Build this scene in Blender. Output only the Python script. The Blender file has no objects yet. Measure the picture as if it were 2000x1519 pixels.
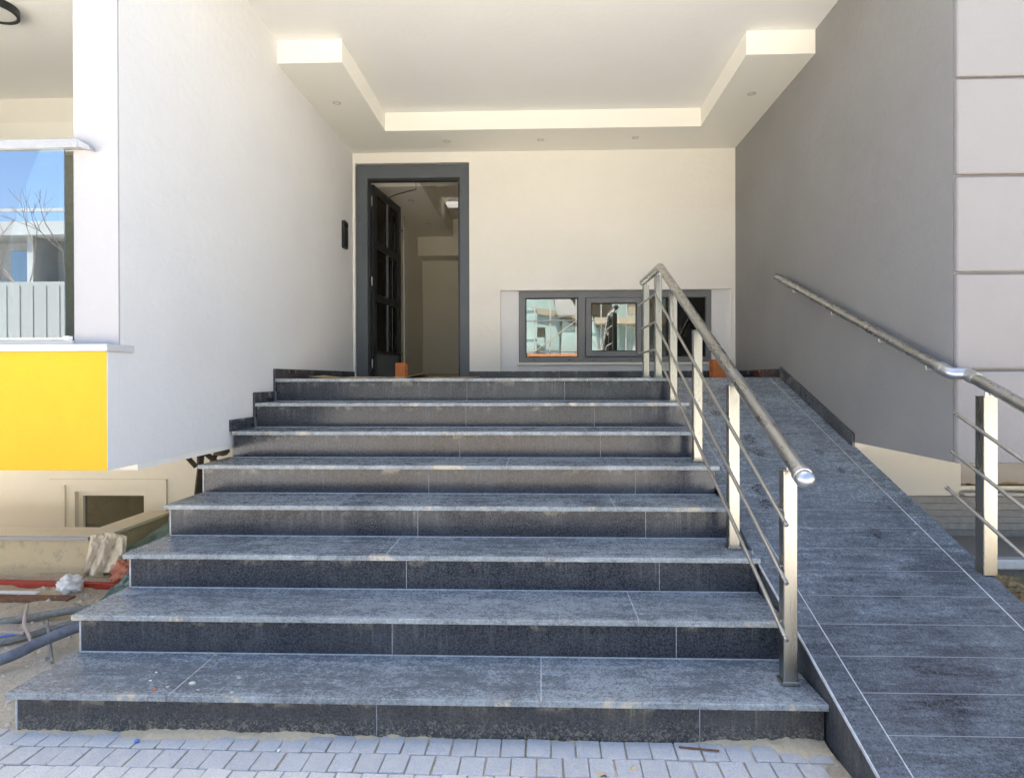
import bpy, bmesh, math, random
from mathutils import Vector, Matrix, noise
R = math.radians
random.seed(7)
SC = bpy.context.scene
COL = SC.collection

# ------------------------------------------------------------------ camera
cam_d = bpy.data.cameras.new('camera')
cam = bpy.data.objects.new('camera', cam_d); COL.objects.link(cam)
cam_d.sensor_width = 36.0
cam_d.lens = 1230 / 2000 * 36
cam_d.shift_x = -15.3 / 2000
cam_d.shift_y = -15.85 / 2000
cam_d.clip_start = 0.02; cam_d.clip_end = 3000
cam.matrix_world = (Matrix.Translation((0, 0, 1.3608)) @ Matrix.Rotation(.0326, 4, 'Z')
                    @ Matrix.Rotation(math.pi / 2 - .0045, 4, 'X') @ Matrix.Rotation(-.0023, 4, 'Z'))
SC.camera = cam

# ------------------------------------------------------------------ light
SUN_EL, SUN_AZ = 66, -24            # the sun stands behind the house: azimuth from +Y towards +X
world = bpy.data.worlds.new('World'); SC.world = world; world.use_nodes = True
wn = world.node_tree.nodes; wl = world.node_tree.links
sky = wn.new('ShaderNodeTexSky'); sky.sky_type = 'NISHITA'; sky.sun_disc = False
sky.sun_elevation = R(SUN_EL); sky.sun_rotation = R(SUN_AZ)
sky.air_density = .9; sky.dust_density = 2.0; sky.ozone_density = .3
wn['Background'].inputs['Strength'].default_value = .10
wl.new(sky.outputs[0], wn['Background'].inputs[0])
sd = bpy.data.lights.new('sun', 'SUN'); sd.energy = 5.0; sd.angle = R(.53); sd.color = (1, .94, .84)
sun = bpy.data.objects.new('sun', sd); COL.objects.link(sun)
sun_dir = Vector((math.sin(R(SUN_AZ)) * math.cos(R(SUN_EL)), math.cos(R(SUN_AZ)) * math.cos(R(SUN_EL)), math.sin(R(SUN_EL))))
sun.rotation_euler = sun_dir.to_track_quat('Z', 'Y').to_euler()
sun.location = (0, 0, 30)
SC.view_settings.view_transform = 'Standard'; SC.view_settings.look = 'None'
SC.view_settings.exposure = 2.45; SC.view_settings.gamma = 1.0
SC.view_settings.use_curve_mapping = False
SC.cycles.max_bounces = 12; SC.cycles.diffuse_bounces = 8; SC.cycles.glossy_bounces = 6
SC.cycles.transmission_bounces = 8; SC.cycles.transparent_max_bounces = 12
SC.cycles.sample_clamp_indirect = 8.0

# ------------------------------------------------------------------ node helpers
class NT:
    def __init__(s, name):
        s.m = bpy.data.materials.new(name); s.m.use_nodes = True
        s.t = s.m.node_tree; s.n = s.t.nodes; s.l = s.t.links
        s.b = s.n['Principled BSDF']; s.out = s.n['Material Output']
        s._pos = None
    def add(s, typ, **kw):
        x = s.n.new(typ)
        for k, v in kw.items(): setattr(x, k, v)
        return x
    def put(s, sock, v):
        if isinstance(v, bpy.types.NodeSocket): s.l.new(v, sock)
        else:
            if isinstance(v, tuple) and len(v) == 3 and sock.type == 'RGBA': v = v + (1,)
            sock.default_value = v
    def pos(s, scale=None):
        if s._pos is None: s._pos = s.add('ShaderNodeNewGeometry').outputs['Position']
        if scale is None: return s._pos
        m = s.add('ShaderNodeMapping'); s.l.new(s._pos, m.inputs[0]); m.inputs['Scale'].default_value = scale
        return m.outputs[0]
    def gen(s):
        return s.add('ShaderNodeTexCoord').outputs['Generated']
    def noise(s, scale, detail=4, rough=.55, vec=None, dist=0):
        x = s.add('ShaderNodeTexNoise'); s.put(x.inputs['Vector'], vec if vec is not None else s.pos())
        x.inputs['Scale'].default_value = scale; x.inputs['Detail'].default_value = detail
        x.inputs['Roughness'].default_value = rough; x.inputs['Distortion'].default_value = dist
        return x.outputs['Fac']
    def voro(s, scale, vec=None, out='Distance', feature='F1'):
        x = s.add('ShaderNodeTexVoronoi', feature=feature); s.put(x.inputs['Vector'], vec if vec is not None else s.pos())
        x.inputs['Scale'].default_value = scale
        return x.outputs[out]
    def ramp(s, fac, a, b, lo=0.0, hi=1.0):
        x = s.add('ShaderNodeMapRange'); s.put(x.inputs[0], fac)
        x.inputs[1].default_value = a; x.inputs[2].default_value = b
        x.inputs[3].default_value = lo; x.inputs[4].default_value = hi
        return x.outputs[0]
    def math(s, op, a, b=0.0):
        x = s.add('ShaderNodeMath', operation=op); s.put(x.inputs[0], a); s.put(x.inputs[1], b)
        return x.outputs[0]
    def mix(s, f, a, b):
        x = s.add('ShaderNodeMix', data_type='RGBA'); s.put(x.inputs[0], f); s.put(x.inputs[6], a); s.put(x.inputs[7], b)
        return x.outputs[2]
    def sep(s, vec, i):
        x = s.add('ShaderNodeSeparateXYZ'); s.l.new(vec, x.inputs[0]); return x.outputs[i]
    def rnd(s):
        return s.add('ShaderNodeObjectInfo').outputs['Random']
    def bump(s, h, dist=.002, strength=1.0):
        x = s.add('ShaderNodeBump'); s.put(x.inputs['Height'], h)
        x.inputs['Distance'].default_value = dist; x.inputs['Strength'].default_value = strength
        s.l.new(x.outputs[0], s.b.inputs['Normal'])
    def set(s, **kw):
        for k, v in kw.items(): s.put(s.b.inputs[k.replace('_', ' ')], v)
        return s

M = {}
def plaster(name, col, var=.05, bump=.0012, rough=.85, dirt=0.0):
    n = NT(name)
    f = n.noise(1.3, 5, .6); g = n.noise(9, 6, .65)
    c = n.mix(n.ramp(f, .3, .7), tuple(v * (1 - var) for v in col), col)
    c = n.mix(n.ramp(g, .45, .75, 0, var * 2), c, tuple(v * .86 for v in col))
    if dirt:
        d = n.noise(14, 7, .7); z = n.sep(n.pos(), 2)
        c = n.mix(n.math('MULTIPLY', n.ramp(d, .55, .72), dirt), c, (.30, .25, .17))
    n.set(Base_Color=c, Roughness=rough)
    n.bump(n.math('ADD', n.noise(210, 3, .6), n.math('MULTIPLY', n.noise(18, 3), 2.0)), bump)
    M[name] = n.m
plaster('cream_plaster', (.83, .80, .725), .06, .0016)
plaster('porch_wall', (.74, .735, .72), .06, .0018)
plaster('white_plaster', (.46, .454, .46), .05, .0015)
plaster('ceiling_paint', (.86, .855, .83), .03, .0008)
plaster('band_paint', (.87, .85, .77), .02, .0006)
plaster('grey_plaster', (.285, .280, .273), .14, .0024)
plaster('facade_grey', (.285, .273, .270), .06, .0016)
plaster('yellow_plaster', (.74, .455, .022), .09, .0022, .85, .10)
plaster('raw_render', (.84, .73, .50), .2, .006, .95, .55)
plaster('cap_stone', (.82, .76, .64), .10, .002, .8, .2)
plaster('sill_stone', (.58, .575, .57), .08, .001, .5, .06)
plaster('concrete', (.42, .40, .36), .2, .003, .9)
plaster('lobby_paint', (.86, .82, .72), .03, .0006)
plaster('mint_render', (.30, .40, .38), .2)
plaster('far_white', (.33, .325, .31), .15)
plaster('far_beige', (.30, .26, .19), .2)
plaster('roof_render', (.5, .48, .45), .1)

rz0 = lambda y: .36 * y - .60
SHOES = [(1.298, 4.92, .055), (1.30, 4.72, .05), (1.41, 4.29, .055), (1.408, 4.11, .05), (1.255, 3.66, .05), (1.24, 3.52, .045), (1.79, 4.11, .035), (1.82, 3.88, .03), (1.70, 3.25, .04)]
def granite(name, kind):
    n = NT(name)
    sp = n.noise(95, 3, .75); v = n.voro(130)
    base = n.mix(n.ramp(sp, .38, .66), (.005, .006, .008), (.062, .068, .085))
    base = n.mix(n.ramp(v, .0, .32, .8, 0), base, (.20, .21, .24))
    rn = n.rnd()
    base = n.mix(n.ramp(rn, 0, 1, 0, .22), base, (.05, .055, .065))
    worm = n.noise(46, 3, .6, dist=1.6)
    worm = n.ramp(n.math('ABSOLUTE', n.math('SUBTRACT', worm, .5)), .0, .05, 1, 0)
    big = n.noise(2.3, 7, .62, dist=.6)
    fine = n.noise(38, 6, .75)
    if kind == 'tread':
        strk = n.noise(1, 6, .65, vec=n.pos((3.2, 16, 16)), dist=.8)
        scuff = n.noise(20, 8, .82, dist=1.0)
        grain = n.ramp(n.noise(120, 2, .6), .34, .66, .62, 1.4)
        d = n.math('ADD', n.math('MULTIPLY', big, .5), n.math('MULTIPLY', strk, .5))
        d = n.ramp(n.math('ADD', d, n.ramp(rn, 0, 1, -.04, .04)), .36, .66, .20, .66)
        d = n.math('MULTIPLY', d, n.math('MULTIPLY', grain, n.ramp(scuff, .3, .68, .62, 1.3)))
        d = n.math('MULTIPLY', d, n.ramp(fine, .25, .7, .5, 1.3))
        d = n.math('ADD', d, n.math('MULTIPLY', worm, .12))
        g = n.gen(); gy = n.sep(g, 1)
        edge = n.ramp(gy, 0, .09, .24, 0)
        d = n.math('ADD', d, n.math('MULTIPLY', edge, n.ramp(n.noise(6, 6, .7), .36, .62, .1, 1.2)))
        sp2 = n.voro(26); spots = n.math('MULTIPLY', n.ramp(sp2, .0, .13, 1, 0), n.ramp(n.noise(5, 2), .50, .58))
        d = n.math('MAXIMUM', d, n.math('MULTIPLY', spots, .9))
        dust = (.50, .54, .545); r0, r1 = .07, .40
    elif kind == 'ramp':
        strk = n.noise(1, 6, .65, vec=n.pos((3.5, 22, 22)), dist=.8)
        d = n.math('ADD', n.math('MULTIPLY', big, .5), n.math('MULTIPLY', strk, .6))
        up = n.ramp(n.sep(n.pos(), 1), 2.3, 4.0, -.02, .32)      # paler and duller towards the upper courses
        scuff = n.noise(20, 8, .82, dist=1.0)
        grain = n.ramp(n.noise(120, 2, .6), .34, .66, .62, 1.4)
        d = n.math('ADD', n.ramp(d, .44, .72, .0, .32), up)
        d = n.math('MULTIPLY', d, n.math('MULTIPLY', grain, n.ramp(scuff, .3, .68, .6, 1.35)))
        d = n.math('MULTIPLY', d, n.ramp(fine, .25, .7, .5, 1.3))
        d = n.math('ADD', d, n.math('MULTIPLY', worm, .09))
        # dark shoe scuffs where the dust has been lifted
        sc = n.noise(1, 3, .5, vec=n.pos((9, 6, 6)), dist=1.5)
        d = n.math('MULTIPLY', d, n.ramp(sc, .68, .74, 1, .35))
        sp2 = n.voro(30); spots = n.math('MULTIPLY', n.ramp(sp2, .0, .08, 1, 0), n.ramp(n.noise(5, 2), .5, .6))
        d = n.math('MAXIMUM', d, n.math('MULTIPLY', spots, .7))
        dust = (.43, .50, .555); r0, r1 = .05, .38  # blue sheen of the polished ramp is put into the dust colour
    else:
        g = n.gen(); gz = n.sep(g, 2)
        strk = n.noise(1, 4, .7, vec=n.pos((46, 46, 3.0)), dist=.3)
        drip = n.math('MULTIPLY', n.ramp(strk, .50, .72), n.ramp(gz, .15, 1.0, .15, .8))
        drip = n.math('MULTIPLY', drip, n.ramp(big, .42, .62, .1, 1))
        d = n.math('ADD', n.math('MULTIPLY', n.ramp(big, .45, .75, .0, .16), n.ramp(fine, .3, .7, .4, 1.2)), n.math('MULTIPLY', drip, .42))
        d = n.math('ADD', d, n.math('MULTIPLY', worm, .07))
        sp2 = n.voro(22); spots = n.math('MULTIPLY', n.ramp(sp2, .0, .09, 1, 0), n.ramp(n.noise(4, 2), .54, .6))
        d = n.math('MAXIMUM', d, n.math('MULTIPLY', spots, .8))
        dust = (.36, .365, .36) if kind == 'riser' else (.42, .36, .26); r0, r1 = .06, .6
        if kind == 'side': r0 = .55
        if kind == 'riser_low':
            foot = n.math('MULTIPLY', n.ramp(gz, .15, .75, .9, .12), n.ramp(n.noise(55, 5, .75, dist=1.5), .46, .60, .0, 1))
            top = n.math('MULTIPLY', n.ramp(gz, .75, 1, 0, .8), n.ramp(n.noise(7, 5, .7), .52, .66))
            d = n.math('MAXIMUM', n.math('ADD', d, .06), n.math('MAXIMUM', foot, top))
        else:
            top = n.math('MULTIPLY', n.ramp(gz, .72, 1, 0, .7), n.ramp(n.noise(8, 5, .7), .54, .66))
            base = n.mix(top, base, (.46, .41, .31))
    d = n.math('MINIMUM', n.math('MAXIMUM', d, 0.0), 1.0)
    if kind == 'tread':       # smears of beige mortar left on the nosings
        sm = n.math('MULTIPLY', n.ramp(gy, 0, .16, 1, 0), n.ramp(n.noise(4.5, 7, .72, dist=.5), .56, .62, 0, .9))
        dust = n.mix(sm, dust, (.66, .58, .43)); d = n.math('MAXIMUM', d, sm)
    if kind == 'ramp':        # shoe prints where the dust is wiped off
        for fx, fy, ra in SHOES:
            v_ = n.add('ShaderNodeVectorMath', operation='SUBTRACT'); n.l.new(n.pos(), v_.inputs[0]); v_.inputs[1].default_value = (fx, fy, rz0(fy))
            m_ = n.add('ShaderNodeMapping'); n.l.new(v_.outputs[0], m_.inputs[0]); m_.inputs['Scale'].default_value = (1 / (ra * .8), 1 / (ra * 1.5), 1 / (ra * 1.5))
            ln = n.add('ShaderNodeVectorMath', operation='LENGTH'); n.l.new(m_.outputs[0], ln.inputs[0])
            k_ = n.math('MULTIPLY', n.ramp(ln.outputs['Value'], .75, 1.05, 1, 0), n.ramp(n.noise(48, 2, .5, dist=2), .44, .54))
            d = n.math('MULTIPLY', d, n.math('SUBTRACT', 1, n.math('MULTIPLY', k_, .92)))
    n.set(Base_Color=n.mix(d, base, dust), Roughness=n.ramp(d, 0, .7, r0, r1), Specular_IOR_Level=(.40 if kind.startswith('riser') else .5))
    n.bump(n.math('ADD', n.math('MULTIPLY', d, 1.0), n.math('MULTIPLY', n.noise(420, 2), .3)), .0006)
    M[name] = n.m
granite('granite_tread', 'tread'); granite('granite_riser', 'riser'); granite('granite_riser_low', 'riser_low')
granite('granite_ramp', 'ramp'); granite('granite_side', 'side')

def simple(name, col, rough=.6, metal=0.0, var=.12, scale=20, bump=0.0, rnd=0.0, **kw):
    n = NT(name)
    f = n.noise(scale, 5, .65)
    c = n.mix(n.ramp(f, .3, .7), tuple(v * (1 - var) for v in col), tuple(min(1, v * (1 + var)) for v in col))
    if rnd:
        c = n.mix(n.ramp(n.rnd(), 0, 1, 0, rnd), c, tuple(v * .45 for v in col))
    n.set(Base_Color=c, Roughness=rough, Metallic=metal, **kw)
    if bump: n.bump(n.noise(scale * 4, 5, .7), bump)
    M[name] = n.m
simple('grout', (.52, .52, .51), .9, var=.25, scale=40, bump=.001)
simple('grout_grey', (.25, .25, .25), .9, bump=.001)
simple('grout_mid', (.36, .36, .36), .9, var=.3, scale=40)
simple('anthracite', (.085, .098, .108), .42, var=.08, scale=6)
simple('window_grey', (.165, .168, .168), .45, var=.05, scale=6)
simple('black_metal', (.012, .013, .014), .35)
simple('black_rubber', (.012, .012, .012), .6)
simple('aluminium', (.52, .53, .54), .32, .9, .06, 30)
simple('rail_paint', (.42, .42, .42), .5, .3, .1, 30)
simple('bracket_steel', (.75, .74, .70), .25, 1.0)
simple('clay', (.62, .20, .06), .85, var=.15, scale=35, bump=.002)
simple('card', (.45, .30, .14), .9, var=.15, scale=14, bump=.002)
simple('red_paint', (.42, .05, .03), .5, var=.2, scale=18, bump=.001)
simple('rust_wood', (.20, .10, .055), .8, var=.3, scale=18, bump=.003)
simple('pale_wood', (.50, .40, .33), .85, var=.2, scale=26, bump=.002)
simple('dark_timber', (.055, .045, .032), .85, var=.35, scale=24, bump=.003)
simple('hose_grey', (.15, .165, .19), .6, var=.35, scale=30, bump=.001)
simple('hose_dusty', (.26, .25, .22), .8, var=.35, scale=30, bump=.001)
simple('white_plastic', (.90, .89, .86), .5, var=.06, scale=12)
simple('blue_plastic', (.10, .22, .60), .45)
simple('sack_cream', (.78, .70, .56), .85, var=.15, scale=16, bump=.002)
simple('sack_pink', (.60, .24, .15), .85, var=.18, scale=16, bump=.002)
simple('stone_bit', (.60, .53, .42), .9, var=.45, scale=14, bump=.002, rnd=.5)
simple('slat_grey', (.36, .35, .335), .7, var=.2, scale=25, bump=.001, rnd=.35)
simple('kerb_white', (.66, .65, .62), .85, var=.1, bump=.002)
simple('lens_white', (.70, .70, .68), .3, var=.02)
simple('trim_ring', (.50, .49, .46), .4, var=.02)
simple('floor_tile', (.60, .54, .44), .25, var=.1, scale=5)
n = NT('lit_diffuser'); n.set(Base_Color=(.8, .8, .78), Emission_Color=(1, .96, .88), Emission_Strength=.10); M['lit_diffuser'] = n.m
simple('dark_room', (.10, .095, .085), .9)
simple('bark', (.16, .13, .10), .9, var=.3, bump=.004)
simple('orange_paint', (.40, .13, .04), .6)
simple('steel_dark', (.05, .05, .055), .5)
simple('cabin_white', (.23, .225, .205), .5, var=.08)
simple('paint_green', (.22, .235, .18), .6)

n = NT('steel')           # brushed stainless tube and box section, dusty in places
f = n.noise(1, 4, .6, vec=n.pos((30, 30, 2)))
d = n.ramp(n.noise(13, 6, .7), .60, .72, 0, .35)
n.set(Base_Color=n.mix(d, n.mix(f, (.31, .297, .26), (.41, .393, .345)), (.28, .265, .235)), Metallic=n.ramp(d, 0, 1, 1, .35), Roughness=n.math('ADD', n.ramp(f, .3, .7, .24, .36), n.math('MULTIPLY', d, .3)))
M['steel'] = n.m
n = NT('steel_tube')
f = n.noise(1, 4, .6, vec=n.pos((25, 3, 25))); d = n.ramp(n.noise(11, 6, .7), .5, .68, 0, .5)
n.set(Base_Color=n.mix(d, n.mix(f, (.36, .365, .365), (.50, .505, .50)), (.30, .295, .28)), Metallic=n.ramp(d, 0, 1, 1, .4), Roughness=n.math('ADD', n.ramp(f, .3, .7, .22, .34), n.math('MULTIPLY', d, .3)))
M['steel_tube'] = n.m
simple('steel_rod', (.58, .57, .54), .38, 1.0, .1, 20)

def glass(name, tint, refl, rough=.0, trans=(.8, .85, .85)):
    n = NT(name); n.n.remove(n.b)
    gl = n.add('ShaderNodeBsdfGlossy'); gl.inputs['Color'].default_value = tint + (1,); gl.inputs['Roughness'].default_value = rough
    tr = n.add('ShaderNodeBsdfTransparent'); tr.inputs['Color'].default_value = trans + (1,)
    fr = n.add('ShaderNodeFresnel'); fr.inputs['IOR'].default_value = 1.5
    mx = n.add('ShaderNodeMixShader'); n.l.new(n.ramp(fr.outputs[0], .04, 1, refl, 1), mx.inputs[0])
    n.l.new(tr.outputs[0], mx.inputs[1]); n.l.new(gl.outputs[0], mx.inputs[2])
    n.l.new(mx.outputs[0], n.out.inputs['Surface'])
    M[name] = n.m
glass('balcony_glass', (.80, .90, 1.0), .40, 0, (.50, .56, .58))
glass('window_glass', (.80, .84, .84), .34, .0, (.40, .42, .42))
glass('door_glass', (.5, .48, .45), .10, .02, (.10, .09, .08))
glass('far_glass', (.7, .8, .9), .35, 0, (.12, .15, .18))

n = NT('net_green')
tr = n.add('ShaderNodeBsdfTransparent'); mx = n.add('ShaderNodeMixShader')
n.set(Base_Color=n.mix(n.noise(60, 3), (.14, .24, .21), (.34, .43, .38)), Roughness=.7)
n.l.new(n.ramp(n.noise(240, 2), .35, .5, .55, .95), mx.inputs[0])
n.l.new(tr.outputs[0], mx.inputs[1]); n.l.new(n.b.outputs[0], mx.inputs[2]); n.l.new(mx.outputs[0], n.out.inputs['Surface'])
M['net_green'] = n.m

n = NT('sand')
a = n.noise(4, 7, .65); b = n.noise(70, 5, .7)
c = n.mix(n.ramp(a, .3, .7), (.64, .52, .36), (.82, .69, .50))
c = n.mix(n.ramp(b, .35, .7, 0, .55), c, (.26, .225, .17))
v = n.voro(95, out='Color'); vs = n.sep(v, 0)
c = n.mix(n.ramp(vs, .82, .9, 0, .6), c, (.62, .58, .50))
n.set(Base_Color=c, Roughness=.95)
n.bump(n.math('ADD', n.noise(130, 5, .75), n.math('MULTIPLY', n.noise(28, 4), 2)), .008)
M['sand'] = n.m
n = NT('sand_yellow')
c = n.mix(n.ramp(n.noise(60, 6, .75), .3, .7), (.66, .50, .30), (.86, .70, .47))
n.set(Base_Color=c, Roughness=.95); n.bump(n.noise(160, 4, .75), .006); M['sand_yellow'] = n.m
n = NT('earth')
c = n.mix(n.ramp(n.noise(22, 6, .7), .35, .65), (.22, .14, .06), (.62, .45, .22))
n.set(Base_Color=c, Roughness=.95); n.bump(n.noise(60, 5, .75), .012); M['earth'] = n.m
n = NT('dusty_ground')
c = n.mix(n.ramp(n.noise(.4, 8, .6), .35, .65), (.54, .515, .475), (.68, .655, .61))
n.set(Base_Color=c, Roughness=.95); n.bump(n.noise(20, 6, .7), .01); M['dusty_ground'] = n.m

def paver_mat(name, col):
    n = NT(name)
    a = n.noise(24, 6, .7); b = n.noise(190, 3, .6); big = n.noise(2.2, 5)
    c = n.mix(n.ramp(b, .35, .7), tuple(v * .78 for v in col), tuple(min(1, v * 1.15) for v in col))
    c = n.mix(n.ramp(n.rnd(), 0, 1, 0, .35), c, tuple(v * .68 for v in col))
    c = n.mix(n.math('MULTIPLY', n.ramp(a, .45, .66), n.ramp(big, .36, .62, .25, .85)), c, (.68, .62, .53))
    n.set(Base_Color=c, Roughness=.85); n.bump(n.math('ADD', n.math('MULTIPLY', a, 2), b), .0022)
    M[name] = n.m
paver_mat('paver_grey', (.60, .585, .56)); paver_mat('paver_cream', (.76, .72, .65))

# ------------------------------------------------------------------ mesh helpers
class MB:
    def __init__(s): s.v = []; s.f = []
    def hexa(s, p):             # p: bottom 4 ccw, top 4 ccw
        o = len(s.v); s.v += [tuple(q) for q in p]
        for f in ((3, 2, 1, 0), (4, 5, 6, 7), (0, 1, 5, 4), (1, 2, 6, 5), (2, 3, 7, 6), (3, 0, 4, 7)):
            s.f.append(tuple(o + i for i in f))
        return s
    def box(s, x0, x1, y0, y1, z0, z1):
        return s.hexa([(x0, y0, z0), (x1, y0, z0), (x1, y1, z0), (x0, y1, z0), (x0, y0, z1), (x1, y0, z1), (x1, y1, z1), (x0, y1, z1)])
    def prism(s, pts, axis, a, b):      # polygon in the plane normal to axis ('X': (y,z), 'Y': (x,z), 'Z': (x,y))
        def mk(u, v, w): return {'X': (w, u, v), 'Y': (u, w, v), 'Z': (u, v, w)}[axis]
        o = len(s.v); k = len(pts)
        s.v += [mk(u, v, a) for u, v in pts] + [mk(u, v, b) for u, v in pts]
        s.f.append(tuple(range(o, o + k))); s.f.append(tuple(reversed(range(o + k, o + 2 * k))))
        for i in range(k):
            j = (i + 1) % k; s.f.append((o + i, o + k + i, o + k + j, o + j))
        return s
    def tube(s, pts, r, seg=10, caps=True):
        pts = [Vector(p) for p in pts]; rs = r if isinstance(r, (list, tuple)) else [r] * len(pts)
        o = len(s.v); up = None
        for i, p in enumerate(pts):
            t = (pts[min(i + 1, len(pts) - 1)] - pts[max(i - 1, 0)]).normalized()
            if up is None:
                up = Vector((0, 0, 1)) if abs(t.z) < .9 else Vector((1, 0, 0))
            a = t.cross(up).normalized(); up = a.cross(t).normalized()
            for k in range(seg):
                w = 2 * math.pi * k / seg
                s.v.append(tuple(p + rs[i] * (math.cos(w) * a + math.sin(w) * up)))
        for i in range(len(pts) - 1):
            for k in range(seg):
                k2 = (k + 1) % seg
                s.f.append((o + i * seg + k, o + i * seg + k2, o + (i + 1) * seg + k2, o + (i + 1) * seg + k))
        if caps:
            s.f.append(tuple(o + k for k in reversed(range(seg))))
            e = o + (len(pts) - 1) * seg; s.f.append(tuple(e + k for k in range(seg)))
        return s
    def lathe(s, prof, c, axis, seg=20):     # prof: (radius, height along axis)
        ax = Vector(axis).normalized(); a = ax.orthogonal().normalized(); b = ax.cross(a)
        o = len(s.v); c = Vector(c)
        for rr, h in prof:
            for k in range(seg):
                w = 2 * math.pi * k / seg
                s.v.append(tuple(c + ax * h + max(rr, 1e-5) * (math.cos(w) * a + math.sin(w) * b)))
        for i in range(len(prof) - 1):
            for k in range(seg):
                k2 = (k + 1) % seg
                s.f.append((o + i * seg + k, o + i * seg + k2, o + (i + 1) * seg + k2, o + (i + 1) * seg + k))
        return s
    def cells(s, us, zs, full, y0, y1, axis='Y'):   # a wall slab made of cells with holes, only outer faces
        nu, nz = len(us) - 1, len(zs) - 1; idx = {}
        def P(i, j, k):
            if (i, j, k) not in idx:
                w = (y0, y1)[k]; idx[(i, j, k)] = len(s.v)
                s.v.append((us[i], w, zs[j]) if axis == 'Y' else (w, us[i], zs[j]))
            return idx[(i, j, k)]
        F = lambda i, j: 0 <= i < nu and 0 <= j < nz and full(i, j)
        for i in range(nu):
            for j in range(nz):
                if not F(i, j): continue
                s.f.append((P(i, j, 0), P(i + 1, j, 0), P(i + 1, j + 1, 0), P(i, j + 1, 0)))
                s.f.append((P(i, j, 1), P(i, j + 1, 1), P(i + 1, j + 1, 1), P(i + 1, j, 1)))
                for di, dj, e in ((-1, 0, ((0, 0), (0, 1))), (1, 0, ((1, 1), (1, 0))), (0, -1, ((1, 0), (0, 0))), (0, 1, ((0, 1), (1, 1)))):
                    if not F(i + di, j + dj):
                        (a, b), (c, d) = e
                        s.f.append((P(i + a, j + b, 0), P(i + c, j + d, 0), P(i + c, j + d, 1), P(i + a, j + b, 1)))
        return s
    def mesh(s, name, mat, bevel=0, smooth=False, seg=1):
        me = bpy.data.meshes.new(name); me.from_pydata(s.v, [], s.f)
        bm = bmesh.new(); bm.from_mesh(me)
        bmesh.ops.recalc_face_normals(bm, faces=bm.faces)
        if bevel:
            es = [e for e in bm.edges if len(e.link_faces) == 2 and e.calc_face_angle(0) > .5]
            bmesh.ops.bevel(bm, geom=es, offset=bevel, segments=seg, profile=.5, affect='EDGES', clamp_overlap=True)
        bm.to_mesh(me); bm.free()
        me.materials.append(M[mat])
        if smooth:
            for p in me.polygons: p.use_smooth = True
            if smooth == 'auto':
                try: me.set_sharp_from_angle(angle=R(40))
                except Exception: pass
        return me

def link(o, parent=None):
    COL.objects.link(o)
    if parent is not None:
        o.parent = parent
    return o
WORLD = {}
def thing(name, label, cat, loc=(0, 0, 0), group=None):
    o = bpy.data.objects.new(name, None); o.empty_display_size = .1; o.location = loc
    o['label'] = label; o['category'] = cat
    if group: o['group'] = group
    link(o); WORLD[o.name] = Vector(loc); return o
def part(name, mb, mat, parent, bevel=0, smooth=False, label=None, seg=1):
    """a mesh part; the mesh is given in world coordinates"""
    me = mb.mesh(name, mat, bevel, smooth, seg)
    lo = Vector((min(v.co.x for v in me.vertices), min(v.co.y for v in me.vertices), min(v.co.z for v in me.vertices)))
    hi = Vector((max(v.co.x for v in me.vertices), max(v.co.y for v in me.vertices), max(v.co.z for v in me.vertices)))
    c = (lo + hi) / 2; c.z = lo.z
    me.transform(Matrix.Translation(-c))
    o = bpy.data.objects.new(name, me); o.location = c - WORLD[parent.name]
    link(o, parent); WORLD[o.name] = c
    if label: o['label'] = label
    return o
def solo(name, mb, mat, label=None, cat=None, group=None, kind=None, bevel=0, smooth=False, seg=1):
    me = mb.mesh(name, mat, bevel, smooth, seg)
    xs = [v.co for v in me.vertices]
    c = Vector(((min(v.x for v in xs) + max(v.x for v in xs)) / 2, (min(v.y for v in xs) + max(v.y for v in xs)) / 2, min(v.z for v in xs)))
    me.transform(Matrix.Translation(-c))
    o = bpy.data.objects.new(name, me); o.location = c; link(o); WORLD[o.name] = c
    if label: o['label'] = label
    if cat: o['category'] = cat
    if group: o['group'] = group
    if kind: o['kind'] = kind
    return o
def fbm(x, y, z=0, o=4): return noise.fractal(Vector((x, y, z)), 1.0, 2.0, o)

# ------------------------------------------------------------------ dimensions (metres; camera stands at x=0, y=0)
RS, GO, D1 = .17, .3368, 2.319          # riser, going, first nosing
NS = 8; LAND = RS * NS                  # landing level 1.36
XL, XW, YB = -2.012, 2.058, 6.719       # left wall face, right wall face, back wall face
ZC, ZS = LAND + 2.595, LAND + 2.416     # ceiling, lowered band
ZO = LAND - .425                        # underside of the overhanging walls
YF_L, YF_P, YF_R = 2.957, 2.863, 3.18   # column front, yellow parapet front, right facade front
def nose_y(k): return D1 + (k - 1) * GO
def xe(y): return 1.048 - .02 * (y - 2.32)          # right end of the steps = left side of the ramp
RSL, RIN = .36, -.60
def rz(y): return RSL * y + RIN                     # ramp surface
Y_RT, Y_RB = (LAND - RIN) / RSL, -RIN / RSL

# ================================================================== SETTING
g = MB(); S = 900
g.v = [(-S, -S, -.06), (S, -S, -.06), (S, S, -.06), (-S, S, -.06)]; g.f = [(0, 1, 2, 3)]
solo('ground', g, 'dusty_ground', kind='structure')

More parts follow.
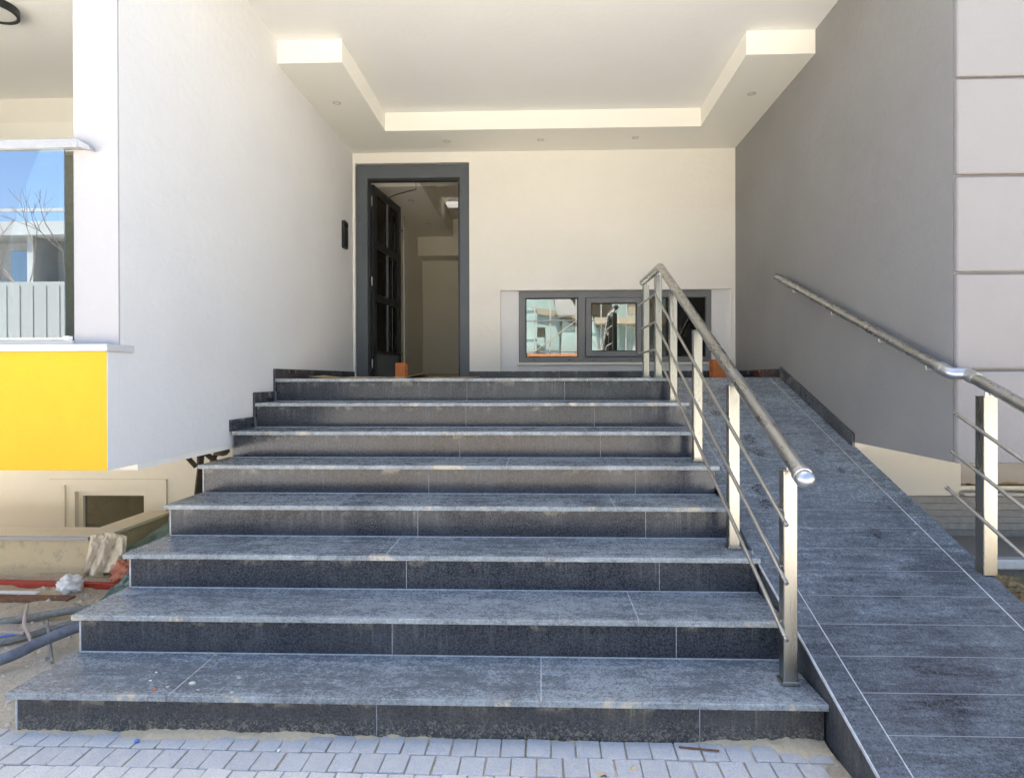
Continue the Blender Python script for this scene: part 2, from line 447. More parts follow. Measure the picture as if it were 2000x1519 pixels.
# sandy building-site soil to the left of the steps
def grid_mesh(x0, x1, y0, y1, st, fz):
    m = MB(); nx = int((x1 - x0) / st); ny = int((y1 - y0) / st)
    for j in range(ny + 1):
        for i in range(nx + 1):
            x = x0 + (x1 - x0) * i / nx; y = y0 + (y1 - y0) * j / ny
            m.v.append((x, y, fz(x, y)))
    for j in range(ny):
        for i in range(nx):
            a = j * (nx + 1) + i; m.f.append((a, a + 1, a + nx + 2, a + nx + 1))
    return m
def soil_z(x, y):
    t = max(0, min(1, (y - 2.35) / 1.5)); t = t * t * (3 - 2 * t)
    q = .006 + .085 * t + .03 * fbm(x * 2.2, y * 2.2, 3) * (.2 + t) + .012 * fbm(x * 9, y * 9, 5, 3) * (.4 + .6 * t)
    if y < 2.45: q -= .05 * (2.45 - y) / .3
    return q
so = grid_mesh(-6.5, -1.96, 2.1, 4.8, .035, soil_z)
solo('soil', so, 'sand', 'pale sandy soil strewn with building rubble beside the steps', 'soil', kind='stuff', smooth=True)

# paving in front of the steps, every sett a piece of its own
pv = thing('pavement', '', '', (0, 2.0, 0)); del pv['label'], pv['category']; pv['kind'] = 'structure'
bed = MB(); bed.v = [(-3.2, -9, .003), (1.6, -9, .003), (1.6, 2.4, .003), (-3.2, 2.4, .003)]; bed.f = [(0, 1, 2, 3)]
part('joint_sand', bed, 'sand', pv)
PW, PD = .0905, .110
def sett_mesh(mat, seed):
    rr = random.Random(seed); m = MB(); w, d = PW / 2 - .0026, PD / 2 - .0026
    j = lambda: rr.uniform(-.0014, .0014)
    p = [(-w, -d), (w, -d), (w, d), (-w, d)]; p = [(x + j(), y + j()) for x, y in p]
    m.hexa([(x, y, -.05) for x, y in p] + [(x, y, rr.uniform(-.0015, .0015)) for x, y in p])
    return m.mesh('paver', mat, .0038, False, 2)
sets = {k: [sett_mesh(k, 50 + i) for i in range(6)] for k in ('paver_grey', 'paver_cream')}
ROT = R(-.5)
def sett_pos(row, i):
    y = 2.352 - (row + .5) * PD; x = -2.42 + (i + .5 + (.5 if row % 2 else .12) + .18 * math.sin(row * 2.7)) * PW
    return x, y + ROT * (x + .5)
rest = MB()
for row in range(30):
    mat = 'paver_cream' if row in (2, 3) else 'paver_grey'
    for i in range(41):
        x, y = sett_pos(row, i); x += random.uniform(-.0012, .0012); y += random.uniform(-.0012, .0012)
        if y < 1.67 and x > -2.5 or x < 1.02:
            z = .013 + random.uniform(-.003, .002)
            if x > xe(y) - .05 and y > Y_RB: continue
            if row < 6:
                o = bpy.data.objects.new('paver', random.choice(sets[mat])); o.location = Vector((x, y, z)) - WORLD[pv.name]
                o.rotation_euler = (random.uniform(-.012, .012), random.uniform(-.012, .012), ROT + random.uniform(-.012, .012)); link(o, pv)
            else:
                w, d = PW / 2 - .0026, PD / 2 - .0026
                rest.hexa([(x + a, y + b, zz) for zz in (-.04, z) for a, b in ((-w, -d), (w, -d), (w, d), (-w, d))])
o = part('paving', rest, 'paver_grey', pv); o['kind'] = 'stuff'

# loose sand swept against the foot of the first riser
def swept(x, y):
    f = y - 2.352
    th = .019 + .012 * fbm(x * 3.1, 1.7, 2) + .010 * fbm(x * 17, y * 17, 9)
    th += .012 * math.exp(-((x - .95) / .25) ** 2) + .006 * math.exp(-((x + 1.3) / .5) ** 2)
    th -= .016 * math.exp(-((x - .05) / .5) ** 4)
    wd = .048 + .022 * fbm(x * 2.3, 4.2, 7) + .10 * math.exp(-((x - 1.0) / .17) ** 2) + .03 * math.exp(-((x + 1.5) / .5) ** 2)
    return .0 + max(-.02, th * (1 + f / max(.02, wd))) + .004 * fbm(x * 45, y * 45, 1, 2)
solo('sand_strip', grid_mesh(-2.03, 1.043, 2.13, 2.352, .011, swept), 'sand_yellow', 'loose yellow sand drifted against the foot of the lowest step', 'sand', kind='stuff', smooth=True)

# ================================================================== THE HOUSE
house = thing('apartment_building', 'cream apartment house with recessed entrance porch, grey side wall and yellow balcony parapet', 'building', (0, 6, 0))
H = lambda name, mb, mat, **k: part(name, mb, mat, house, **k)
# left wing: wall / column, overhanging parapet, basement
H('side_wall', MB().box(XL - .217, XL, YF_L, YB + 2.5, ZO, ZC + .02), 'porch_wall', label='smooth pale plaster wall on the left of the porch')
H('column_face', MB().box(XL - .217, XL - .001, YF_L - .012, YF_L - .0005, 1.50, ZC + .02), 'white_plaster', label='white end face of the wall beside the balcony glass')
par = H('parapet', MB().box(-5.3, XL - .003, YF_P, YF_L - .015, ZO, 1.488), 'yellow_plaster', label='bright yellow balcony parapet')
H('parapet_return', MB().box(XL - .0025, XL, YF_P + .001, YF_L - .001, ZO, 1.488), 'porch_wall')
H('parapet_core', MB().box(-5.3, XL - .22, YF_L - .014, YF_L + .12, ZO + .002, 1.486), 'porch_wall')
H('balcony_sill', MB().box(-5.3, XL + .013, YF_P - .02, YF_L + .085, 1.489, 1.523), 'sill_stone', bevel=.003, label='white stone sill on the yellow parapet')
H('sill_ledge', MB().box(-5.3, -2.232, YF_L - .03, YF_L + .06, 1.5235, 1.545), 'cream_plaster', bevel=.002)
H('balcony_floor', MB().box(-5.3, XL - .218, YF_L + .121, 5.69, ZO, ZO + .18), 'concrete')
H('balcony_back_wall', MB().cells([-5.3, -4.95, -3.2, -2.9, XL - .218], [ZO, 1.2, 3.45, ZC], lambda i, j: not (j == 1 and i in (1,)), 5.69, 5.9), 'cream_plaster')
H('balcony_end_wall', MB().box(-5.45, -5.301, YF_P, 5.9, ZO, ZC), 'cream_plaster')
bw = H('balcony_window', MB().box(-4.95, -3.2, 5.76, 5.80, 1.2, 3.45), 'paint_green')
part('window_casing', MB().cells([-5.08, -4.95, -3.2, -3.07], [1.2, 3.45, 3.72], lambda i, j: not (i == 1 and j == 0), 5.66, 5.689), 'band_paint', bw)
for i in range(2):
    part('pane', MB().box(-4.88 + i * .95, -4.50 + i * 1.1, 5.745, 5.757, 1.35, 3.36), 'door_glass', bw)
H('ceiling', MB().box(-5.3, XW, 3.3, YB + .001, ZC, ZC + .05), 'ceiling_paint', label='pale porch ceiling')
H('balcony_ceiling', MB().box(-5.3, XL - .219, YF_L, 3.299, ZC, ZC + .05), 'ceiling_paint')
UP = 6.6
H('unseen_upper_storeys', MB().box(-5.3, XW - .002, YF_L + .02, 17, ZC + .052, UP), 'cream_plaster')  # unseen block, height set to shade the steps and leave the street sunlit
H('rear_mass', MB().box(-5.3, 9, 11.0, 17, -.05, ZC + .051), 'roof_render')
H('basement_wall', MB().cells([-5.3, -3.60, -3.045, XL + .3], [-.3, .1, .49, ZO - .001], lambda i, j: not (i == 1 and j == 1), 4.75, 4.93), 'cream_plaster')
H('wing_underside', MB().box(-5.3, XL - .004, YF_L + .13, 4.749, ZO - .03, ZO - .001), 'cream_plaster')
cz = H('basement_window', MB().cells([-3.60, -3.565, -3.08, -3.045], [.099, .455, .49], lambda i, j: not (i == 1 and j == 0), 4.79, 4.85), 'band_paint')
part('casing', MB().cells([-3.80, -3.67, -2.99, -2.87], [-.2, .545, .59], lambda i, j: not (i == 1 and j == 0), 4.735, 4.7495), 'cream_plaster', cz)
part('pane', MB().box(-3.565, -3.08, 4.815, 4.825, .1, .455), 'far_glass', cz)
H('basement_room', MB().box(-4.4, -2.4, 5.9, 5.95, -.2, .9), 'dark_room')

# right wing
H('grey_wall', MB().box(XW, XW + .22, YF_R + .031, YB + 2.5, ZO, ZC + .02), 'grey_plaster', label='dark grey plaster wall on the right of the porch')
H('wing_body', MB().box(XW + .001, 9, YF_R + .0305, 11, ZO + .001, ZC + .3), 'facade_grey')
zs = [ZO - .008, 1.396, 1.875, 2.356, 2.837, 3.318, 3.80, ZC + .3]
for a, b in zip(zs[:-1], zs[1:]):
    H('facade_panel', MB().box(XW, 6.5, YF_R, YF_R + .03, a + .007, b - .007), 'facade_grey', bevel=.006)
for x0 in (6.51, ):
    for a, b in zip(zs[:-1], zs[1:]):
        H('facade_panel', MB().box(x0, 9, YF_R, YF_R + .03, a + .007, b - .007), 'facade_grey', bevel=.006)
H('plinth_wall', MB().cells([XW + .002, 2.742, 5.2, 9], [-.1, .615, .80, ZO + .0005], lambda i, j: not (i == 1 and j == 1), 4.2, 4.4), 'cream_plaster')
pwn = H('plinth_window', MB().box(2.76, 5.18, 4.27, 4.285, .645, .795), 'door_glass', label='dark low window strip under the right wing')
part('frame', MB().box(2.742, 5.2, 4.24, 4.30, .6155, .645), 'band_paint', pwn, bevel=.003)
part('sill', MB().box(2.73, 5.2, 4.15, 4.2395, .593, .6145), 'sill_stone', pwn, bevel=.003)

# back wall in two layers: the window sits in a shallow recess
H('back_wall', MB().cells([XL, -1.989, -.757, -.426, 2.026, XW + .0], [LAND - .2, LAND, 2.296, 3.668, ZC],
                          lambda i, j: not ((i == 1 and j in (1, 2)) or (i == 3 and j == 1)), YB, YB + .042), 'cream_plaster', label='cream wall at the back of the porch')
H('back_wall_inner', MB().cells([XL, -1.989, -.757, -.23, 1.821, XW], [LAND - .2, LAND, 1.527, 2.294, 3.668, ZC],
                                lambda i, j: not ((i == 1 and j in (1, 2, 3)) or (i == 3 and j == 2)), YB + .0422, YB + .2), 'porch_wall')
# lowered plaster band round the ceiling
H('ceiling_band', MB().prism([(XL + .001, 4.781), (-1.512, 4.781), (-1.512, 6.122), (1.548, 6.122), (1.548, 4.781), (XW - .001, 4.781), (XW - .001, YB - .001), (XL + .001, YB - .001)], 'Z', ZS, ZC - .001), 'band_paint', label='lowered plaster band round three sides of the porch ceiling')
H('shadow_gap', MB().box(-1.50, 1.536, 6.135, 6.15, ZC - .03, ZC - .0005), 'ceiling_paint')
# skirting of dark granite
def skirt(mb, **k): return H('skirting', mb, 'granite_riser', bevel=.002, **k)
skirt(MB().box(-.757, .20, YB - .014, YB, LAND + .001, LAND + .073)); skirt(MB().box(.203, 1.20, YB - .014, YB, LAND + .001, LAND + .073))
skirt(MB().box(1.203, XW - .015, YB - .014, YB, LAND + .001, LAND + .073))
for k in (6, 7, 8):
    y0 = nose_y(k) + .002; y1 = nose_y(k + 1) - .001 if k < 8 else YB - .001
    z = k * RS
    skirt(MB().prism([(y0, z - RS + (.075 if k > 6 else .172)), (y0 + .036, z - RS + (.075 if k > 6 else .172)), (y0 + .036, z + .0015), (y1, z + .0015), (y1, z + .075), (y0, z + .075)], 'X', XL + .0005, XL + .016))
hz = lambda y: max(LAND, 0) if y > Y_RT else rz(y)
skirt(MB().prism([(4.19, rz(4.19) - .01), (Y_RT, LAND + .001), (Y_RT + .05, LAND + .002), (Y_RT, LAND + .095), (4.19, rz(4.19) + .085)], 'X', XW - .018, XW - .0005), label='sloping dark skirting slab along the ramp')
skirt(MB().box(XW - .018, XW - .0005, Y_RT + .03, YB - .001, LAND + .001, LAND + .075))

# entrance door: frame and open leaf
door = H('door', MB().cells([-1.986, -1.860, -.862, -.760], [LAND + .001, 3.512, 3.652], lambda i, j: not (i == 1 and j == 0), YB + .022, YB + .095), 'anthracite', bevel=.004, label='open anthracite entrance door')
part('frame_stop', MB().cells([-1.8595, -1.840, -.882, -.8625], [LAND + .001, 3.49, 3.5115], lambda i, j: not (i == 1 and j == 0), YB + .05, YB + .11), 'black_metal', door)
def leaf_pt(u, z, w):          # u along the leaf from the hinge, w thickness
    a = R(84.5); hx, hy = -1.836, YB + .115
    return (hx + u * math.cos(a) + w * math.sin(a), hy + u * math.sin(a) - w * math.cos(a), z)
def leafbox(u0, u1, z0, z1, w0, w1):
    return MB().hexa([leaf_pt(u0, z0, w0), leaf_pt(u0, z0, w1), leaf_pt(u1, z0, w1), leaf_pt(u1, z0, w0), leaf_pt(u0, z1, w0), leaf_pt(u0, z1, w1), leaf_pt(u1, z1, w1), leaf_pt(u1, z1, w0)])
LZ0, LZ1, LW = LAND + .012, 3.475, .93
for u0, u1 in ((0, .09), (LW - .09, LW)): part('stile', leafbox(u0, u1, LZ0, LZ1, -.025, .025), 'black_metal', door, bevel=.003)
zr = [LZ0, LZ0 + .30, LZ0 + .96, LZ0 + 1.06, LZ0 + 1.55]
part('kick_panel', leafbox(.0905, LW - .0905, LZ0, LZ0 + .26, -.02, .02), 'anthracite', door, bevel=.002)
rows = [(LZ0 + .2605, LZ0 + .30), (LZ0 + .84, LZ0 + .92), (LZ0 + 1.42, LZ0 + 1.50), (LZ1 - .09, LZ1)]
for z0, z1 in rows: part('rail', leafbox(.0905, LW - .0905, z0, z1, -.024, .024), 'black_metal', door, bevel=.003)
for (a, b), (c, d) in zip(rows[:-1], rows[1:]):
    part('glazing_bar', leafbox(.455, .485, b + .0005, c - .0005, -.02, .02), 'anthracite', door, bevel=.002)
    for u0, u1 in ((.0907, .4548), (.4852, LW - .0907)): part('pane', leafbox(u0, u1, b + .0005, c - .0005, -.004, .004), 'door_glass', door)
hp = [leaf_pt(LW - .045, z, .075) for z in (LZ0 + .12, LZ1 - .12)]
hd = part('handle', MB().tube(hp, .013, 12), 'steel', door, smooth='auto')
for z in (LZ0 + .3, LZ1 - .3): part('handle_mount', MB().tube([leaf_pt(LW - .045, z, .024), leaf_pt(LW - .045, z, .075)], .008, 8), 'steel', hd)
for z in (LZ0 + .15, LZ0 + 1.05, LZ1 - .18): part('hinge', MB().tube([(-1.8395, YB + .118, z - .05), (-1.8395, YB + .118, z + .05)], .011, 10), 'steel', door, smooth='auto')
part('closer_arm', MB().tube([(-1.35, YB + .10, 3.485), (-1.35, YB + .12, 3.42), (-1.62, YB + .30, 3.415), leaf_pt(.42, 3.44, .03)], .007, 6), 'steel', door)
H('door_threshold', MB().box(-1.986, -.76, YB - .005, YB + .21, LAND + .0005, LAND + .004), 'granite_tread')

# window strip beside the door
YW = YB + .052
win = H('window', MB().cells([-.23, -.157, .405, .485, 1.085, 1.150, 1.765, 1.821], [1.527, 1.585, 2.218, 2.294], lambda i, j: not (j == 1 and i in (1, 3, 5)), YW, YW + .07), 'window_grey', bevel=.005, label='low grey-framed strip window in three bays')
part('sash', MB().cells([.488, .545, 1.030, 1.082], [1.588, 1.645, 2.160, 2.215], lambda i, j: not (i == 1 and j == 1), YW - .012, YW + .045), 'window_grey', win, bevel=.004)
part('pane', MB().box(-.157, .405, YW + .03, YW + .036, 1.585, 2.218), 'window_glass', win)
part('pane', MB().box(.545, 1.030, YW + .02, YW + .026, 1.645, 2.160), 'window_glass', win)
part('pane', MB().box(1.150, 1.765, YW + .03, YW + .036, 1.585, 2.218), 'door_glass', win)
for x0, x1, z0, z1, yy in ((-.157, .405, 1.585, 2.218, .022), (.545, 1.03, 1.645, 2.16, .012), (1.15, 1.765, 1.585, 2.218, .022)):
    part('gasket', MB().cells([x0 + .0005, x0 + .009, x1 - .009, x1 - .0005], [z0 + .0005, z0 + .009, z1 - .009, z1 - .0005], lambda i, j: not (i == 1 and j == 1), YW + yy, YW + yy + .007), 'black_rubber', win)
for x in (-.08, .30, .56, .95): part('drain_cap', MB().box(x, x + .024, YW - .004, YW - .0005, 1.548, 1.555), 'black_rubber', win)
part('sill', MB().box(-.245, 1.835, YB + .012, YB + .0418, 1.500, 1.5255), 'cap_stone', win, bevel=.002)
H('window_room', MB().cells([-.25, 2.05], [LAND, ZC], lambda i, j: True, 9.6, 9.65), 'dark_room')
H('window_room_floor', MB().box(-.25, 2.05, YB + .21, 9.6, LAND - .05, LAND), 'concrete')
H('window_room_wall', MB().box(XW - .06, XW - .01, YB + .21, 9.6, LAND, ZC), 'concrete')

# entrance hall seen through the door
H('lobby_floor', MB().box(-1.95, -.31, YB + .2005, 10.4, LAND - .05, LAND), 'floor_tile')
H('lobby_wall', MB().box(-1.99, -1.94, YB + .2005, 10.4, LAND, ZC), 'lobby_paint')
H('lobby_wall', MB().box(-.33, -.28, YB + .2005, 9.2, LAND, ZC), 'lobby_paint')
H('lobby_wall', MB().box(-1.9395, 1.5, 10.35, 10.4, LAND, ZC), 'lobby_paint')
H('lobby_lintel', MB().box(-1.9395, -.3, 9.95, 10.349, 3.30, ZC - .08), 'lobby_paint')
H('lobby_ceiling', MB().box(-1.9395, 1.5, YB + .2005, 10.349, ZC - .079, ZC), 'lobby_paint')
H('lobby_ceiling_band', MB().box(-1.9395, -1.38, YB + .60, 9.949, 3.60, ZC - .0795), 'lobby_paint')
H('lobby_ceiling_band', MB().box(-1.379, -.331, YB + .2006, YB + .60, 3.60, ZC - .0795), 'lobby_paint')
H('lobby_skirting', MB().box(-1.9395, -.3, 10.335, 10.3495, LAND, LAND + .08), 'floor_tile')

# recessed spotlights: things of their own
def downlight(x, y, z, label, r=.036, grp='recessed spotlights in the porch ceiling band'):
    t = thing('recessed_spotlight', label, 'ceiling light', (x, y, z), grp)
    part('trim', MB().lathe([(r, 0), (r, -.004), (r * .66, -.006), (r * .62, .0)], (x, y, z - .0003), (0, 0, 1), 24), 'trim_ring', t, smooth='auto')
    part('lens', MB().lathe([(r * .62, -.0035), (r * .3, -.0045), (0, -.0048)], (x, y, z), (0, 0, 1), 20), 'lens_white', t, smooth=True)
downlight(-1.778, 5.478, ZS, 'round white spotlight in the ceiling band along the pale left wall')
downlight(-.947, 6.407, ZS, 'round white spotlight in the ceiling band over the doorway')
downlight(.008, 6.402, ZS, 'round white spotlight in the ceiling band between the door and the strip window')
downlight(.961, 6.385, ZS, 'round white spotlight in the ceiling band over the strip window')
downlight(1.803, 5.434, ZS, 'round white spotlight in the ceiling band along the dark grey wall')
downlight(-1.62, 7.9, 3.60, 'small spotlight in the ceiling inside the entrance hall, near the door', .04, 'spotlights inside the entrance hall')
downlight(-1.62, 9.1, 3.60, 'small spotlight in the ceiling deep inside the entrance hall', .04, 'spotlights inside the entrance hall')
lp = thing('hall_lamp', 'small square white lamp on the ceiling of the entrance hall', 'ceiling light', (-1.22, 8.9, ZC - .08))
part('lamp_box', MB().box(-1.32, -1.12, 8.80, 9.0, ZC - .155, ZC - .1195), 'lit_diffuser', lp, bevel=.006)
part('lamp_base', MB().box(-1.29, -1.15, 8.83, 8.97, ZC - .119, ZC - .0795), 'trim_ring', lp)

# balcony glazing
bg = thing('balcony_glazing', 'frameless balcony glass screen with aluminium top rail above the yellow parapet', 'glass screen', (-3.5, 2.93, 1.545))
for x0, x1 in ((-3.05, -2.262), (-3.86, -3.055), (-4.67, -3.865), (-5.29, -4.675)):
    part('pane', MB().box(x0, x1, 2.926, 2.934, 1.547, 2.452), 'balcony_glass', bg)
part('bottom_channel', MB().box(-5.3, -2.262, 2.918, 2.942, 1.5455, 1.558), 'aluminium', bg)
part('top_rail', MB().box(-5.3, -2.178, 2.900, 2.943, 2.4525, 2.492), 'rail_paint', bg, bevel=.002)
part('rail_end', MB().hexa([(-2.1775, 2.902, 2.455), (-2.115, 2.905, 2.440), (-2.115, 2.940, 2.440), (-2.1775, 2.941, 2.455), (-2.1775, 2.902, 2.490), (-2.128, 2.905, 2.462), (-2.128, 2.940, 2.462), (-2.1775, 2.941, 2.490)]), 'rail_paint', bg, label='bent torn end of the aluminium rail')
part('corner_clip', MB().box(-2.262, -2.236, 2.915, 2.945, 1.5455, 1.565), 'white_plastic', bg, bevel=.002)
part('screw', MB().lathe([(0, .003), (.005, .002), (.006, 0)], (-2.196, 2.9, 2.475), (0, -1, 0), 10), 'bracket_steel', bg)

rl = thing('ring_lamp', 'black-rimmed round flush lamp on the balcony ceiling', 'ceiling light', (-3.80, 4.27, ZC))
part('rim', MB().lathe([(.13, 0), (.15, 0), (.15, -.05), (.13, -.05), (.13, 0)], (-3.80, 4.27, ZC), (0, 0, 1), 36), 'black_metal', rl, smooth='auto')
part('diffuser', MB().lathe([(.1295, -.04), (.06, -.044), (0, -.045)], (-3.80, 4.27, ZC), (0, 0, 1), 36), 'lens_white', rl, smooth=True)

ic = thing('intercom', 'tall black intercom panel on the pale wall beside the door', 'intercom', (XL, 6.39, 2.687))
part('panel', MB().prism([(6.325, 2.70), (6.345, 2.685), (6.435, 2.685), (6.455, 2.70), (6.455, 2.95), (6.435, 2.97), (6.345, 2.97), (6.325, 2.95)], 'X', XL + .0005, XL + .032), 'black_metal', ic, bevel=.004)
part('camera_lens', MB().lathe([(.022, 0), (.022, .012), (.012, .016), (0, .014)], (XL + .033, 6.39, 2.925), (1, 0, 0), 16), 'black_rubber', ic, smooth='auto')
part('speaker', MB().box(XL + .0325, XL + .036, 6.355, 6.425, 2.72, 2.87), 'black_rubber', ic, bevel=.001)

# ================================================================== STAIRS
st = thing('entrance_steps', 'flight of eight dusty dark granite steps up to the doorway', 'steps', (-.5, 3.5, 0))
P = lambda name, mb, mat, **k: part(name, mb, mat, st, **k)
core = [(D1 + .05, -.05)]
for k in range(1, NS + 1):
    y = nose_y(k) + .05; core += [(y, (k - 1) * RS - (.03 if k > 1 else .05)), (y, k * RS - .032)]
core = core[1:] + [(YB, LAND - .032), (YB, -.05)]
P('core', MB().prism(core, 'X', XL + .012, .97), 'concrete')
TJ = {1: [-1.405, .0], 2: [.412], 3: [-.75], 4: [.394, -1.1], 5: [-.2], 6: [.3, -1.3], 7: [-.6, .75], 8: [.35, -1.0]}
RJ = {1: [.588, -.62], 2: [.574, -.64], 3: [.566, -.65], 4: [.557, -.66], 5: [.554, -.66], 6: [.383, -.519], 7: [.373, -.519], 8: [.181, -.551]}
TH, OV, G2 = .024, .03, .0018
for k in range(1, NS + 1):
    y0 = nose_y(k); z = k * RS
    y1 = nose_y(k + 1) + OV + .012 if k < NS else y0 + .45
    lx = XL - .022 if k <= 5 else XL + .0165
    xr = lambda y: (xe(y) if k <= 3 else xe(y) + .012)
    xs = sorted([lx] + TJ[k]) + [None]
    for a, b in zip(xs[:-1], xs[1:]):
        a2 = a + (G2 if a != lx else 0)
        b0, b1 = (xr(y0), xr(y1)) if b is None else (b - G2, b - G2)
        dz = random.uniform(-.0006, .0006)
        P('tread', MB().hexa([(a2, y0, z - TH), (b0, y0, z - TH), (b1, y1, z - TH), (a2, y1, z - TH), (a2, y0, z + dz), (b0, y0, z), (b1, y1, z), (a2, y1, z + dz)]), 'granite_tread', bevel=.003, seg=2)
        if a != lx: P('grout', MB().box(a - .003, a + .003, y0 + .004, y1 - .004, z - TH, z - .0012), 'grout')
    yr = y0 + OV; rx = XL + .002 if k <= 5 else XL + .0165
    xs = sorted([rx] + RJ[k]) + [xe(yr) - .003]
    for a, b in zip(xs[:-1], xs[1:]):
        P('riser', MB().box(a + (G2 if a != rx else 0), b - G2, yr, yr + .019, z - RS + (.001 if k > 1 else -.04), z - TH - .0005), 'granite_riser_low' if k == 1 else 'granite_riser', bevel=.0012)
        if a != rx: P('grout', MB().box(a - .003, a + .003, yr + .0012, yr + .018, z - RS, z - TH - .001), 'grout_mid')
    if k <= 5: P('end_grout', MB().box(XL - .006, XL + .0018, yr - .001, yr + .02, z - RS + .001, z - TH - .001), 'grout')
    if k > 1: P('joint_line', MB().box(rx, xe(yr) - .003, yr - .005, yr - .0003, z - RS - .002, z - RS + .0035), 'grout')
P('side_slab', MB().prism([(D1 + .06, -.05)] + [(q[0] + .005, q[1]) for q in core[:-2]] + [(5.3, LAND - .032), (5.3, -.05)], 'X', XL - .004, XL + .0115), 'concrete')
# landing slabs
for x0, x1 in ((XL + .0165, -1.0), (-.998, .0), (.002, 1.0)):
    for y0, y1 in ((nose_y(8) + .452, 5.72), (5.722, YB - .015)):
        P('landing_slab', MB().box(x0, x1, y0, y1, LAND - .02, LAND), 'granite_tread', bevel=.001)
for y0, y1 in ((Y_RT + .01, 6.0), (6.002, YB - .015)):
    P('landing_slab', MB().box(1.0022, XW - .019, y0, y1, LAND - .02, LAND), 'granite_tread', bevel=.001)

# ================================================================== RAMP
rp = thing('access_ramp', 'steep dark granite access ramp with tiled courses beside the steps', 'ramp', (1.5, 3.5, 0))
Q = lambda name, mb, mat, **k: part(name, mb, mat, rp, **k)
RT = .022
def slope(xa, xb, y0, y1, up=0, th=RT):       # xa, xb: functions of y
    return MB().hexa([(xa(y0), y0, rz(y0) - th + up), (xb(y0), y0, rz(y0) - th + up), (xb(y1), y1, rz(y1) - th + up), (xa(y1), y1, rz(y1) - th + up),
                      (xa(y0), y0, rz(y0) + up), (xb(y0), y0, rz(y0) + up), (xb(y1), y1, rz(y1) + up), (xa(y1), y1, rz(y1) + up)])
Q('core', MB().prism([(Y_RB + .05, -.05), (Y_RB + .15, rz(Y_RB + .15) - RT - .001), (Y_RT, LAND - RT - .001), (YB, LAND - RT - .001), (YB, -.05)], 'X', 1.09, XW - .03), 'concrete')
XBL = lambda y: xe(y) + .102
XBR = lambda y: 1.952
XRO = lambda y: XW + .004 if y < 4.19 else XW - .0185
CR = .1655
y = Y_RT; i = 0
courses = []
while y > Y_RB + .03:
    y0 = max(y - CR, Y_RB + .02); courses.append((y0 + .0019, y - .0019)); y -= CR
for i, (y0, y1) in enumerate(courses):
    jit = random.uniform(-.0003, .0003)
    Q('course_slab', slope(lambda q: XBL(q) + .002, lambda q: XBR(q) - .002, y0, y1, jit), 'granite_ramp', bevel=.0012)
Q('grout_bed', slope(lambda q: xe(q) + .004, lambda q: XW - .022, Y_RB + .05, Y_RT, -.0011, .012), 'grout_grey')
cuts = [Y_RT, 4.9, 4.189, 3.42, 2.62, Y_RB + .02]
for a, b in zip(cuts[:-1], cuts[1:]):
    Q('edge_slab', slope(xe, lambda q: XBL(q) - .002, b + .0015, a - .0015), 'granite_ramp', bevel=.0015)
    Q('edge_slab', slope(lambda q: XBR(q) + .002, XRO, b + .0015, a - .0015), 'granite_ramp', bevel=.0015)
for f0, f1 in ((lambda q: XBL(q) - .002, lambda q: XBL(q) + .002), (lambda q: XBR(q) - .003, lambda q: XBR(q) + .003)):
    Q('grout_line', slope(f0, f1, Y_RB + .03, Y_RT, .0006, .01), 'grout')
Q('edge_trim', slope(lambda q: xe(q) - .006, lambda q: xe(q) - .0005, Y_RB + .02, 3.1, .0008, .012), 'grout', label='pale mortar edge along the ramp side')
# side slab facing the steps and the outer side slab
sidepts = [(Y_RB + .03, -.05), (Y_RB + .06, rz(Y_RB + .06) - RT - .001), (4.4, rz(4.4) - RT - .001), (4.4, -.05)]
for (a, b) in ((Y_RB + .06, 2.30), (2.303, 3.3)):
    Q('side_slab', MB().hexa([(xe(a) + .004, a, -.05), (xe(a) + .024, a, -.05), (xe(b) + .024, b, -.05), (xe(b) + .004, b, -.05),
                              (xe(a) + .004, a, rz(a) - RT - .001), (xe(a) + .024, a, rz(a) - RT - .001), (xe(b) + .024, b, rz(b) - RT - .001), (xe(b) + .004, b, rz(b) - RT - .001)]), 'granite_side')
Q('outer_side', MB().prism(sidepts, 'X', XW - .028, XW - .008), 'granite_riser')

# ================================================================== RAILINGS
def rail_tube(pts, r, seg=14): return MB().tube(pts, r, seg)
sr = thing('stair_railing', 'stainless steel railing with square posts and three rods along the right of the steps', 'railing', (.95, 3.5, 0))
T = lambda name, mb, mat, **k: part(name, mb, mat, sr, **k)
px = lambda y: .965 - .009 * (y - 2.487)
HR, PS = .030, .0265
hy0, hyc, hye = 2.345, 4.98, 5.78
hzr = lambda y: 2.23 - .4694 * (hyc - y) if y < hyc else 2.23
posts = [(2.487, RS), (3.17, 3 * RS), (3.86, 5 * RS), (4.53, 7 * RS), (5.07, LAND), (5.62, LAND)]
for y, z in posts:
    x = px(y); top = hzr(y) - HR - .028
    p = T('post', MB().box(x - PS, x + PS, y - PS, y + PS, z + .002, top), 'steel', bevel=.003)
    part('base_plate', MB().box(x - PS - .006, x + PS + .006, y - PS - .006, y + PS + .006, z + .0008, z + .016), 'steel', p, bevel=.002)
    part('bracket', MB().tube([(x, y, top), (x, y, top + .022), (x, y + .004, top + .034)], .007, 10), 'bracket_steel', p, smooth='auto')
    part('cap', MB().box(x - PS - .001, x + PS + .001, y - PS - .001, y + PS + .001, top, top + .003), 'bracket_steel', p)
hp = [(px(hy0), hy0, hzr(hy0)), (px(hyc - .02), hyc - .02, hzr(hyc - .02)), (px(hyc + .02), hyc + .02, 2.232), (px(hye), hye, 2.23)]
hr = T('handrail', rail_tube(hp, HR, 20), 'steel_tube', smooth='auto')
dv = Vector((0, -1, -.4694)).normalized(); e0 = Vector(hp[0])
